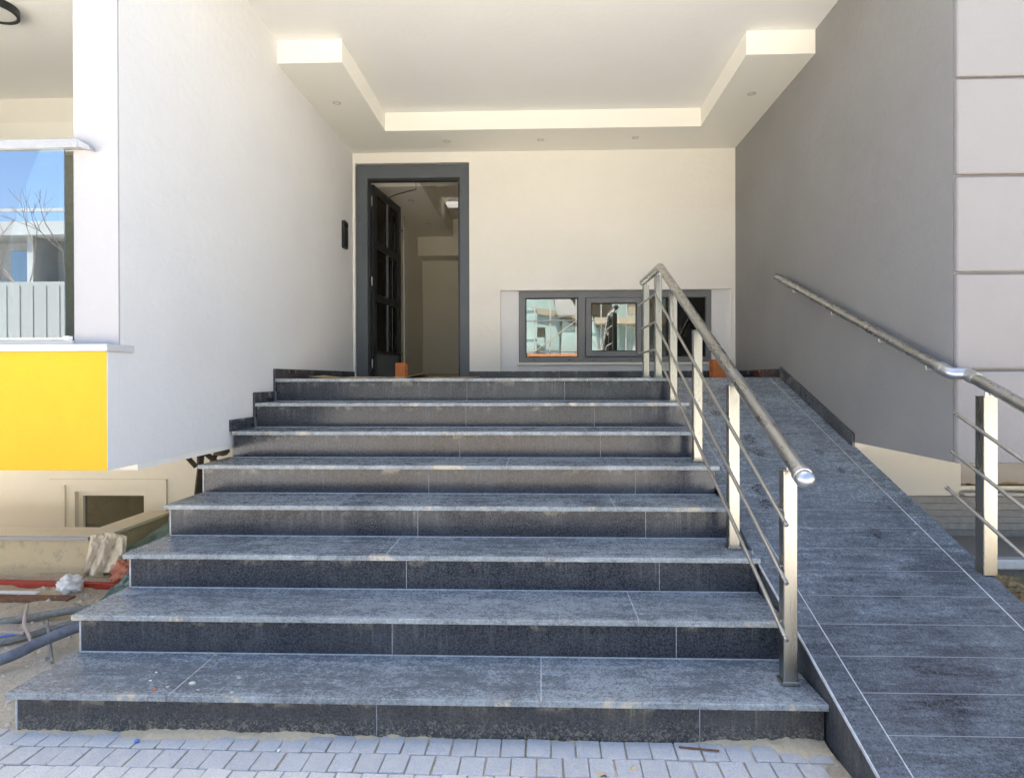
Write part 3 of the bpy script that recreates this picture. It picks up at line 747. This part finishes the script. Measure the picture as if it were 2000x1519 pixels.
part('collar', MB().lathe([(HR, -.03), (HR + .0055, -.03), (HR + .0055, -.006), (HR + .002, -.004), (HR + .002, 0), (HR + .004, .004), (HR + .004, .012)], e0, dv, 24), 'aluminium', hr, smooth='auto')
part('end_ball', MB().lathe([(HR + .003, .008)] + [((HR + .005) * math.cos(a), .010 + (HR + .005) * math.sin(a)) for a in [i * math.pi / 16 for i in range(9)]], e0, dv, 24), 'aluminium', hr, smooth='auto')
part('end_cap', MB().lathe([(0, .006), (HR * .8, .004), (HR + .001, 0), (HR + .001, -.01)], hp[-1], (0, 1, 0), 20), 'aluminium', hr, smooth='auto')
for h in (.325, .54, .76):        # rods on the stair side of the posts
    off = PS + .014; zz = lambda y: hzr(y) - .975 + h + .03 * 0
    y0 = 2.405; yc = 5.07 - .03
    pts = [(px(y0) - off, y0, zz(y0)), (px(hyc) - off, hyc, zz(hyc)), (px(yc) - off, yc, zz(hyc + .1)), (px(5.76) - off, 5.76, zz(hyc + .1))]
    rd = T('rod', MB().tube(pts, .0085, 10), 'steel_rod', smooth='auto')
    part('rod_cap', MB().lathe([(0, .006), (.0095, .004), (.0095, -.012), (.0085, -.014)], pts[0], dv, 12), 'bracket_steel', rd, smooth='auto')
    for y, z in posts:
        part('rod_stud', MB().tube([(px(y) - PS + .001, y, zz(y)), (px(y) - off, y, zz(y))], .005, 8), 'bracket_steel', rd)

wr = thing('wall_handrail', 'round steel handrail fixed to the dark grey wall above the ramp', 'handrail', (XW, 4.2, 1.4))
wx = XW - .08
wz = lambda y: 1.381 + .369 * (y - 3.111)
wp = [(wx, 5.34, wz(5.34)), (wx, 3.14, wz(3.14))]
w = part('tube', rail_tube(wp, .026, 18), 'steel_tube', wr, smooth='auto')
part('end_cap', MB().lathe([(0, .010), (.014, .008), (.024, .002), (.027, -.004), (.027, -.012)], wp[0], (0, 1, .369), 18), 'steel', w, smooth='auto')
dw = Vector((0, -1, -.369)).normalized()
part('collar', MB().lathe([(.026, -.05), (.031, -.05), (.031, -.012), (.028, -.01)], wp[1], dw, 20), 'aluminium', w, smooth='auto')
el = [Vector(wp[1]) + dw * t for t in (-.012, .01)] + [Vector((wx + .012, 3.105, wz(3.105) - .002)), Vector((wx + .04, 3.092, wz(3.10))), Vector((wx + .075, 3.085, wz(3.10) + .002))]
part('elbow', rail_tube(el, .030, 18), 'aluminium', w, smooth='auto')
for y in (5.0, 4.35, 3.75, 3.3):
    part('wall_bracket', MB().tube([(XW - .001, y, wz(y) - .05), (wx, y, wz(y) - .05), (wx, y, wz(y) - .024)],   .0045, 8), 'steel_tube', wr, smooth='auto')
    part('bracket_rose', MB().lathe([(.02, 0), (.02, .004), (0, .006)], (XW - .0005, y, wz(y) - .05), (-1, 0, 0), 14), 'steel_tube', wr, smooth='auto')

rr = thing('ramp_railing', 'steel railing with one square post standing on the outer ramp edge', 'railing', (2.03, 2.8, .4))
U = lambda name, mb, mat, **k: part(name, mb, mat, rr, **k)
ox = 2.04
oz = lambda y: 1.368 + .385 * (y - 3.065)
oh = U('handrail', rail_tube([(ox, 3.065, oz(3.065)), (ox, 1.9, oz(1.9))], .027, 18), 'steel_tube', smooth='auto')
part('collar', MB().lathe([(.027, .05), (.031, .05), (.031, .012), (.030, -.012), (.024, -.03)], (ox, 3.065, oz(3.065)), (0, -1, -.385), 20), 'aluminium', oh, smooth='auto')
for y in (2.955, 2.12):
    top = oz(y) - .055; x = ox + .004
    p = U('post', MB().box(x - .031, x + .031, y - .031, y + .031, rz(y) - .006, top), 'steel', bevel=.003)
    part('bracket', MB().tube([(x, y, top), (x, y, top + .02), (x, y, top + .032)], .007, 10), 'bracket_steel', p, smooth='auto')
    part('cap', MB().box(x - .032, x + .032, y - .032, y + .032, top, top + .004), 'bracket_steel', p)
for i, z0 in enumerate((1.17, .974, .776)):
    x = ox - .043; ya = (3.10, 3.12, 3.16)[i]
    f = lambda y: z0 + .40 * (y - 3.06)
    rd = U('rod', MB().tube([(x, ya, f(ya)), (x, 1.95, f(1.95))], .0085, 10), 'steel_rod', smooth='auto')
    part('rod_cap', MB().lathe([(0, .005), (.0095, .003), (.0095, -.012)], (x, ya, f(ya)), (0, 1, .4), 12), 'bracket_steel', rd, smooth='auto')
    for y in (2.955, 2.12): part('rod_stud', MB().tube([(x, y, f(y)), (ox - .026, y, f(y))], .005, 8), 'bracket_steel', rd)

# ================================================================== LEFT: LIGHT WELL AND BUILDING-SITE RUBBISH
lw = thing('light_well_wall', 'low rough-rendered light well wall with stone cap under the yellow balcony', 'wall', (-4, 4.2, 0))
L = lambda name, mb, mat, **k: part(name, mb, mat, lw, **k)
L('front_wall', MB().box(-7, -2.86, 4.02, 4.18, -.05, .315), 'raw_render', label='sandy rough-rendered face')
L('side_wall', MB().box(-2.985, -2.861, 4.181, 4.73, -.05, .322), 'raw_render')
L('cap', MB().box(-7, -2.83, 3.985, 4.215, .3225, .346), 'cap_stone', bevel=.003)
L('cap', MB().box(-3.02, -2.83, 4.217, 4.733, .3235, .347), 'cap_stone', bevel=.003)
L('cap_edge', MB().box(-7, -2.92, 3.966, 3.984, .316, .342), 'white_plaster', label='white edge strip of the cap', bevel=.002)

def crumple(name, c, size, seed, label, cat, mat, amp=.28, freq=2.6, sub=4, flat=-.7, group=None):
    bm = bmesh.new(); bmesh.ops.create_icosphere(bm, subdivisions=sub, radius=1)
    for v in bm.verts:
        d = v.co.normalized()
        q = noise.noise(d * freq + Vector((seed, 0, 0))); q2 = abs(noise.noise(d * freq * 2.3 + Vector((0, seed, 0)))); q3 = abs(noise.noise(d * freq * 5 + Vector((0, 0, seed))))
        q4 = abs(noise.noise(Vector((d.x * freq * 3.4, d.y * freq * 3.4, d.z * freq * .9)) + Vector((seed, seed, 0))))
        rr_ = 1 + amp * (q * 1.1 - q2 * .9 - q3 * .3 - q4 * .8)
        v.co = d * rr_; v.co.z = max(v.co.z, flat)
    for v in bm.verts:
        v.co = Vector((v.co.x * size[0], v.co.y * size[1], (v.co.z - flat) * size[2]))
    me = bpy.data.meshes.new(name); bm.to_mesh(me); bm.free(); me.materials.append(M[mat])
    o = bpy.data.objects.new(name, me); o.location = c; link(o); WORLD[o.name] = Vector(c)
    for p in me.polygons: p.use_smooth = True
    o['label'] = label; o['category'] = cat
    if group: o['group'] = group
    return o
sz = lambda x, y: soil_z(x, y)
crumple('sack', (-2.575, 3.86, sz(-2.575, 3.86) - .005), (.115, .10, .095), 8.2, 'crumpled salmon-pink plastic sack beside the steps', 'sack', 'sack_pink', .36, 1.8, 5)
crumple('plastic_bag', (-2.80, 3.655, sz(-2.80, 3.655) - .004), (.078, .07, .062), 5.5, 'crumpled white plastic bag lying on the sand', 'bag', 'white_plastic', .3, 2.4)
crumple('plastic_bag', (-2.52, 3.74, sz(-2.52, 3.74) - .004), (.045, .05, .03), 1.5, 'scrap of white plastic under the pink sack', 'bag', 'white_plastic', .3, 2.4, 3)
def net(name, pts, seed, label, nx=26, ny=16, amp=.03, mat='net_green', cat='netting', fold=0):
    # a draped sheet between four corners with folds
    m = MB(); a, b, c, d = [Vector(p) for p in pts]
    for j in range(ny + 1):
        for i in range(nx + 1):
            u, v = i / nx, j / ny
            p = (a * (1 - u) + b * u) * (1 - v) + (d * (1 - u) + c * u) * v
            q = amp * (noise.noise(Vector((u * 5, v * 3, seed))) + .6 * noise.noise(Vector((u * 13, v * 8, seed))))
            if fold: q += fold * (abs(math.sin(u * 8 + v * 2.2 + seed)) - .5) * (.4 + v) + fold * .5 * noise.noise(Vector((u * 4, v * 6, seed + 3)))
            m.v.append((p.x + q * .7, p.y - q, p.z + (q if not fold else q * .25) + .02 * math.sin(u * 3.1)))
    for j in range(ny):
        for i in range(nx):
            k = j * (nx + 1) + i; m.f.append((k, k + 1, k + nx + 2, k + nx + 1))
    # thickness
    o_ = len(m.v); m.v += [(x, y + .004, z - .004) for x, y, z in m.v[:o_]]
    m.f += [tuple(reversed([q + o_ for q in f])) for f in list(m.f)]
    solo(name, m, mat, label, cat, smooth=True)
net('debris_net', [(-2.80, 3.98, .19), (-2.25, 3.93, .27), (-2.2, 4.6, .46), (-2.82, 4.68, .27)], 4.4, 'green debris netting draped between the low wall and the steps', amp=.05)
net('cloth', [(-2.90, 3.97, .352), (-2.70, 4.02, .335), (-2.64, 3.90, .13), (-2.90, 3.89, .105)], 3.3, 'crumpled cream cloth hanging over the corner of the low wall', 34, 26, .035, 'sack_cream', 'cloth', .045)
net('debris_net', [(-2.55, 3.50, .07), (-2.30, 3.50, .10), (-2.30, 3.74, .19), (-2.53, 3.74, .16)], 9.1, 'torn piece of green netting lying below the pink sack', amp=.035)
def bar(name, a, b, w, h, mat, label, cat, bevel=.002):
    a, b = Vector(a), Vector(b); t = (b - a).normalized(); s = t.cross(Vector((0, 0, 1))).normalized() * w / 2; u = Vector((0, 0, h))
    return solo(name, MB().hexa([a - s, b - s, b + s, a + s, a - s + u, b - s + u, b + s + u, a + s + u]), mat, label, cat, bevel=bevel)
bar('steel_bar', (-4.2, 3.80, .088), (-2.50, 3.74, .085), .04, .035, 'red_paint', 'red painted steel bar lying at the foot of the low wall', 'bar')
bar('plank', (-4.2, 3.56, .078), (-2.72, 3.56, .075), .07, .022, 'rust_wood', 'brown weathered plank lying on the sand', 'plank')
bar('plank', (-4.2, 3.90, .10), (-2.62, 3.83, .095), .05, .016, 'pale_wood', 'thin pale plank behind the red bar', 'plank')
bar('batten', (-3.6, 3.66, .085), (-2.975, 3.63, .088), .03, .014, 'white_plastic', 'short white batten lying behind the brown plank', 'batten')
def curve(pts, n=8):
    P_ = [Vector(p) for p in pts]; P_ = [P_[0] * 2 - P_[1]] + P_ + [P_[-1] * 2 - P_[-2]]; out = []
    for i in range(1, len(P_) - 2):
        for k in range(n):
            t = k / n; a, b, c, d = P_[i - 1:i + 3]
            out.append(.5 * ((2 * b) + (c - a) * t + (2 * a - 5 * b + 4 * c - d) * t * t + (3 * b - a - 3 * c + d) * t ** 3))
    out.append(P_[-2]); return out
def hose(pts, r, mat, label, name='hose', cat='hose'):
    return solo(name, MB().tube(curve(pts), r, 12), mat, label, cat, smooth='auto')
hose([(-3.9, 3.16, .05), (-3.2, 3.20, .058), (-2.86, 3.24, .075), (-2.55, 3.33, .105), (-2.32, 3.46, .10), (-2.15, 3.62, .09)], .020, 'hose_dusty', 'dusty grey hose lying on the sand behind the other pipes')
hose([(-3.5, 2.86, .035), (-2.95, 2.96, .045), (-2.68, 3.04, .055), (-2.53, 3.16, .07), (-2.40, 3.28, .085), (-2.2, 3.36, .08)], .018, 'hose_dusty', 'pale dusty pipe half buried in the sand, between two darker ones')
hose([(-3.1, 2.50, .03), (-2.72, 2.66, .05), (-2.46, 2.78, .085), (-2.37, 2.93, .115), (-2.23, 3.06, .15), (-2.06, 3.16, .16)], .026, 'hose_grey', 'thick blue-grey plastic pipe rising towards the second step')
hose([(-3.3, 2.93, .055), (-2.9, 3.03, .062), (-2.6, 3.10, .075)], .006, 'blue_plastic', 'thin blue tube lying on the sand beside the pipes', 'tube', 'tube')
bar('batten', (-3.1, 3.12, .075), (-2.60, 3.09, .078), .03, .014, 'pale_wood', 'pale batten lying between the pipes', 'batten')
solo('stick', MB().tube(curve([(-2.73, 3.26, .165), (-2.64, 3.13, .115), (-2.55, 3.05, .085), (-2.44, 2.95, .04)]), [.006 + .004 * math.sin(i * .16) for i in range(25)], 8), 'pale_wood', 'thin wooden stick leaning across the pipes', 'stick', smooth='auto')
solo('stick', MB().tube([(-2.56, 3.18, .11), (-2.28, 2.86, .04)], .007, 8), 'hose_dusty', 'grey stick lying under the thick pipe', 'stick', smooth='auto')
# trestle behind the steps, under the overhang
tr_ = thing('trestle', 'dark timber trestle legs standing under the overhang behind the steps', 'trestle', (-2.35, 4.5, .1))
for a, b, r_ in [((-2.50, 4.40, .08), (-2.42, 4.44, .90), .022), ((-2.42, 4.42, .08), (-2.46, 4.46, .90), .020), ((-2.62, 4.40, .92), (-2.44, 4.38, .74), .020), ((-2.52, 4.44, .92), (-2.28, 4.42, .74), .020), ((-2.28, 4.46, .92), (-2.43, 4.48, .66), .018), ((-2.54, 4.38, .40), (-2.32, 4.40, .46), .016)]:
    part('leg', MB().tube([a, b], r_, 4), 'dark_timber', tr_)
crumple('tin_can', (-2.13, 4.14, .848), (.05, .05, .045), 2.0, 'small dark lump with pale rim wedged beside the fifth step', 'can', 'dark_timber', .15, 2, 3)
# small stones and scraps on the first step
stones = [(-1.36, 2.41, .010, 'stone_bit'), (-1.44, 2.38, .007, 'stone_bit'), (-1.48, 2.36, .006, 'clay'), (-1.31, 2.36, .006, 'stone_bit'), (-1.20, 2.46, .008, 'stone_bit'), (-1.17, 2.345, .007, 'stone_bit'),
          (-1.54, 2.43, .005, 'white_plastic'), (-1.40, 2.66, .009, 'stone_bit'), (-1.56, 2.50, .004, 'white_plastic'), (-1.10, 2.60, .004, 'stone_bit')]
LB = ['tan pebble by the front joint of the lowest tread', 'small tan chip in front of the largest pebble', 'small reddish clay chip on the lowest tread', 'tiny pebble at the front edge of the lowest tread', 'pale tan pebble right of the tread joint', 'tan chip on the front edge of the lowest tread right of the joint',
      'white plaster crumb on the lowest tread', 'small yellowish stone against the second riser', 'tiny white plaster crumb near the left of the lowest tread', 'tiny chip in the middle of the lowest tread']
for i, (x, y, r_, mt) in enumerate(stones):
    crumple('pebble', (x, y, RS - .0005), (r_ * 1.5, r_, r_ * .8), 11 + i * 3.3, LB[i], 'stone', mt, .3, 1.5, 2, -.6, 'small stones scattered on the lowest step')
crumple('plastic_scrap', (-1.50, 2.285, .014), (.012, .008, .006), 40, 'small blue plastic scrap on the paving at the foot of the steps', 'scrap', 'blue_plastic', .3, 1.5, 2)
crumple('plastic_scrap', (-1.95, 2.90, 2 * RS + .05 - .05), (.006, .006, .005), 41, 'tiny pale blue bead on the second tread', 'scrap', 'blue_plastic', .1, 1.5, 2)
crumple('stone_flake', (-.95, 2.245, .013), (.006, .014, .006), 42, 'white splinter lying on the grey paving', 'stone', 'white_plastic', .3, 1.5, 2)
bar('nail_stick', (.50, 2.30, .018), (.64, 2.28, .018), .005, .005, 'rust_wood', 'thin rusty stick on the paving in front of the steps', 'stick', 0)

# rubble pebbles on the soil (uncountable)
pb = MB()
rg = random.Random(3)
for q_ in range(2200):
    x, y = rg.uniform(-4.2, -2.06), rg.uniform(2.4, 4.0); z = soil_z(x, y); s = rg.uniform(.003, .011) if q_ % 12 else rg.uniform(.012, .030)
    a = rg.uniform(0, 6.28); ca, sa = math.cos(a) * s, math.sin(a) * s * rg.uniform(.5, 1)
    o_ = len(pb.v); h = s * rg.uniform(.4, .9)
    pb.v += [(x + ca, y + sa, z - .002), (x - sa, y + ca, z - .002), (x - ca, y - sa, z - .002), (x + sa, y - ca, z - .002), (x + ca * .2, y, z + h)]
    pb.f += [(o_, o_ + 1, o_ + 4), (o_ + 1, o_ + 2, o_ + 4), (o_ + 2, o_ + 3, o_ + 4), (o_ + 3, o_, o_ + 4)]
solo('rubble', pb, 'stone_bit', 'small stones and crumbs scattered over the sandy soil', 'rubble', kind='stuff')

# landing: hollow bricks and a sheet of cardboard
def brick(x0, x1, y0, y1, z0, z1, label, nx, nz):
    # hollow clay block with holes running front to back
    us = [x0]; wu = (x1 - x0); t = .014
    for i in range(nx):
        a = x0 + t + i * (wu - t) / nx; us += [a, a + (wu - t) / nx - t]
    us.append(x1); us = sorted(us)
    zs_ = [z0]; hz_ = (z1 - z0)
    for i in range(nz):
        a = z0 + t + i * (hz_ - t) / nz; zs_ += [a, a + (hz_ - t) / nz - t]
    zs_.append(z1)
    return solo('hollow_brick', MB().cells([y0 + (u - x0) / wu * (y1 - y0) for u in us], zs_, lambda i, j: not (i % 2 == 1 and j % 2 == 1), x0, x1, 'X'), 'clay', label, 'brick', 'loose hollow clay bricks', bevel=.0015)
brick(-1.498, -1.395, 6.46, 6.60, LAND + .0015, LAND + .16, 'orange hollow clay brick propping the open door', 2, 2)
brick(1.735, 1.905, 6.40, 6.53, LAND + .0015, LAND + .185, 'orange hollow clay brick below the right end of the strip window', 2, 3)
def sheet(x0, x1, y0, y1, seed, lift, label, nx=40, ny=10):
    m = MB()
    for k in (0, .004):
        for j in range(ny + 1):
            for i in range(nx + 1):
                u, v = i / nx, j / ny; x = x0 + (x1 - x0) * u; yy = y0 + (y1 - y0) * v
                z = LAND + .002 + k + .010 * (noise.noise(Vector((u * 6, v * 2, seed))) + .55) * (.3 + v) + lift * max(0, u - .8) ** 1.5 * 8 * (1 - v) + .25 * lift * max(0, .12 - u) * 8
                m.v.append((x, yy + .02 * noise.noise(Vector((u * 9, seed, v))), max(z, LAND + .002 + k)))
    n1 = (nx + 1) * (ny + 1)
    for j in range(ny):
        for i in range(nx):
            a = j * (nx + 1) + i; q = (a, a + 1, a + nx + 2, a + nx + 1); m.f.append(tuple(reversed(q))); m.f.append(tuple(n1 + t for t in q))
    bd = [i for i in range(nx + 1)] + [j * (nx + 1) + nx for j in range(1, ny + 1)] + [ny * (nx + 1) + i for i in range(nx - 1, -1, -1)] + [j * (nx + 1) for j in range(ny - 1, 0, -1)]
    for a, b in zip(bd, bd[1:] + bd[:1]): m.f.append((a, b, b + n1, a + n1))
    solo('cardboard_sheet', m, 'card', label, 'cardboard', smooth='auto')
sheet(-1.95, -.98, 5.25, 5.75, 2.2, .055, 'flattened brown cardboard sheet lying on the landing before the door')
sheet(-1.35, -.62, 6.05, 6.45, 6.2, .005, 'torn pale cardboard strip close to the door threshold')

# ================================================================== RIGHT: GROUND BELOW THE WING
for i in range(6):
    z0 = .338 + i * .0425
    pl = None
bc = thing('board_cladding', 'grey horizontal boards cladding the plinth under the right wing', 'cladding', (3.0, 4.15, .30))
for i in range(6):
    z0 = .335 + i * .0425
    part('slat', MB().hexa([(2.07, 4.150, z0), (6.5, 4.150, z0), (6.5, 4.199, z0), (2.07, 4.199, z0), (2.07, 4.165, z0 + .0385), (6.5, 4.165, z0 + .0385), (6.5, 4.199, z0 + .0385), (2.07, 4.199, z0 + .0385)]), 'slat_grey', bc, bevel=.002)
solo('concrete_ledge', MB().box(2.065, 7, 3.62, 4.149, -.05, .335), 'concrete', 'bare concrete ledge strewn with dirt below the grey boards', 'ledge', bevel=.004)
bar('kerb', (2.066, 3.58, .30), (7, 3.58, .30), .07, .055, 'kerb_white', 'white kerb stone between the ledge and the loose earth', 'kerb', .006)
def earth_z(x, y): return .27 + .05 * fbm(x * 4, y * 4, 2) + .035 * fbm(x * 13, y * 13, 6, 3) - .12 * max(0, 2.6 - y)
solo('earth', grid_mesh(2.064, 6.5, .6, 3.57, .03, earth_z), 'earth', 'loose brown earth and leaf litter beside the ramp', 'earth', kind='stuff')
cl = MB()
for _ in range(500):
    x, y = rg.uniform(2.07, 4.0), rg.uniform(2.5, 3.56); z = earth_z(x, y); s = rg.uniform(.006, .026)
    v = [Vector((rg.uniform(-1, 1), rg.uniform(-1, 1), rg.uniform(-.6, 1))) * s + Vector((x, y, z)) for _ in range(4)]
    o_ = len(cl.v); cl.v += [tuple(q) for q in v]; cl.f += [(o_, o_ + 1, o_ + 2), (o_, o_ + 2, o_ + 3), (o_, o_ + 3, o_ + 1), (o_ + 1, o_ + 3, o_ + 2)]
for _ in range(60):
    x, y = rg.uniform(2.1, 4.0), rg.uniform(3.64, 4.1); s = rg.uniform(.006, .02)
    v = [Vector((rg.uniform(-1, 1), rg.uniform(-1, 1), rg.uniform(0, .35))) * s + Vector((x, y, .336)) for _ in range(4)]
    o_ = len(cl.v); cl.v += [tuple(q) for q in v]; cl.f += [(o_, o_ + 1, o_ + 2), (o_, o_ + 2, o_ + 3), (o_, o_ + 3, o_ + 1), (o_ + 1, o_ + 3, o_ + 2)]
solo('clods', cl, 'earth', 'loose clods of earth and dry leaves', 'earth', kind='stuff')

# ================================================================== ACROSS THE STREET (seen in the window and balcony glass)
ob = thing('opposite_building', 'long white apartment house across the street with deep balconies', 'building', (-10, -26, 0))
O = lambda name, mb, mat, **k: part(name, mb, mat, ob, **k)
YO = -24.0
O('wall', MB().box(-48, 26, YO - 10, YO - 1.6, -.05, 8.3), 'far_white')
for z in (2.9, 5.6): O('floor_slab', MB().box(-48, 26, YO - 1.599, YO, z, z + .22), 'far_white')
O('roof_slab', MB().box(-48.4, 26.4, YO - 10.2, YO + .3, 8.3, 8.95), 'far_white')
O('roof_rail', MB().box(-48, 26, YO + .1, YO + .2, 9.45, 9.6), 'far_white')
for i in range(26):
    x = -47 + i * 2.85
    for z in (.1, 3.2, 5.9):
        w_ = O('window', MB().box(x, x + 1.75, YO - 1.6, YO - 1.55, z, z + 2.0), 'far_glass')
    if i % 2 == 0: O('pier', MB().box(x - .75, x - .45, YO - 1.598, YO - .02, -.04, 8.299), 'far_white')
    O('balcony_rail', MB().box(x - .4, x + 2.3, YO - .12, YO - .08, 3.9, 3.97), 'far_white')
mb_ = thing('unfinished_building', 'half-finished mint green building shell across the street', 'building', (2, -17, 0))
N_ = lambda name, mb, mat, **k: part(name, mb, mat, mb_, **k)
N_('wall', MB().cells([-1.6, -.55, .25, 1.0, 2.3, 3.6, 6.5], [-.05, 2.2, 3.4, 3.9, 6.0, 6.4], lambda i, j: not ((i, j) in ((1, 2), (3, 1), (1, 4), (4, 3), (3, 3), (0, 1))), -18.2, -18), 'mint_render')
N_('slab', MB().box(-1.8, 6.7, -22, -17.6, 6.41, 6.75), 'far_beige')
N_('slab', MB().box(2.6, 6.7, -17.99, -16.6, 3.95, 4.25), 'far_beige')
N_('beam', MB().hexa([(-.6, -17.98, 4.6), (2.4, -17.98, 4.2), (2.4, -17.8, 4.2), (-.6, -17.8, 4.6), (-.6, -17.98, 4.9), (2.4, -17.98, 4.5), (2.4, -17.8, 4.5), (-.6, -17.8, 4.9)]), 'far_beige')
N_('panel', MB().prism([(1.0, 2.3), (2.4, 2.3), (2.2, 3.6), (1.1, 4.3)], 'Y', -17.7, -17.6), 'mint_render')
N_('awning', MB().box(-.6, 1.9, -17.5, -16.5, 2.15, 2.5), 'orange_paint')
N_('back_wall', MB().box(-1.6, 6.5, -21.9, -21.7, -.05, 6.4), 'far_beige')
for pts, yy, mt in [([(-.9, 2.6), (-.2, 2.5), (-.1, 4.6), (-.7, 4.9)], -17.3, 'mint_render'), ([(.9, 4.3), (2.0, 4.5), (1.2, 5.6), (.5, 5.5)], -17.4, 'far_white'), ([(2.2, 2.4), (3.2, 2.5), (2.5, 4.4)], -17.2, 'mint_render'),
                    ([(3.4, 2.6), (3.9, 2.6), (3.75, 5.3), (3.6, 5.3)], -17.3, 'mint_render'), ([(4.4, 2.5), (5.6, 2.5), (5.2, 3.2), (4.6, 3.4)], -17.1, 'far_white'), ([(4.3, 4.4), (5.9, 4.3), (5.9, 5.4), (4.2, 5.1)], -17.2, 'far_beige')]:
    N_('panel', MB().prism(pts, 'Y', yy, yy + .08), mt)
for x in (-1.3, -.3, .45, 1.7, 2.9, 4.1, 5.4): N_('scaffold_pole', MB().tube([(x, -16.9, 0), (x + .05, -16.9, 6.3)], .035, 6), 'far_white')
for z in (2.6, 4.1, 5.5): N_('scaffold_pole', MB().tube([(-1.6, -16.85, z), (6.2, -16.85, z + .05)], .03, 6), 'steel_dark')
for i, (x0, z0, x1, z1) in enumerate([(-.3, 2.6, 1.7, 4.1), (1.7, 4.1, 2.9, 2.6), (2.9, 2.6, 4.1, 5.5), (4.1, 4.1, 5.4, 2.6)]): N_('scaffold_brace', MB().tube([(x0, -16.8, z0), (x1, -16.8, z1)], .028, 6), 'far_beige')
for i, z in enumerate((0.02, 2.5)):
    sc_ = thing('site_cabin', ('white ribbed site cabin standing on the ground across the street', 'white ribbed site cabin stacked on top of another')[i], 'cabin', (-17.5, -18, z), 'stacked site cabins')
    part('body', MB().box(-20.5, -14.5, -19.2, -16.8, z, z + 2.45), 'cabin_white', sc_)
    for k in range(12): part('rib', MB().box(-20.3 + k * .5, -20.18 + k * .5, -16.799, -16.76, z + .1, z + 2.3), 'cabin_white', sc_)
    part('window', MB().box(-16.4, -15.3, -16.75, -16.72, z + 1.0, z + 1.9), 'far_glass', sc_)
bt = thing('bare_tree', 'leafless tree with fine branches standing across the street', 'tree', (-21.4, -21, 0))
rt = random.Random(12)
tm, bmh = MB(), MB()
def grow(p, d, l, r, lev):
    q = p + d * l; mid = p + d * l * .5 + Vector((rt.uniform(-1, 1), rt.uniform(-1, 1), 0)) * l * .05
    (tm if lev == 0 else bmh).tube([p, mid, q], [r, r * .85, r * .7], 6 if lev < 2 else 4)
    if lev >= 5: return
    for _ in range(rt.choice((2, 3, 3)) if lev else 4):
        nd = (d + Vector((rt.uniform(-1, 1), rt.uniform(-1, 1), rt.uniform(-.25, .6))) * .75).normalized()
        grow(q, nd, l * rt.uniform(.62, .82), r * .6, lev + 1)
grow(Vector((-21.4, -21, -.05)), Vector((0, 0, 1)), 3.4, .13, 0)
part('trunk', tm, 'bark', bt); part('crown', bmh, 'bark', bt)
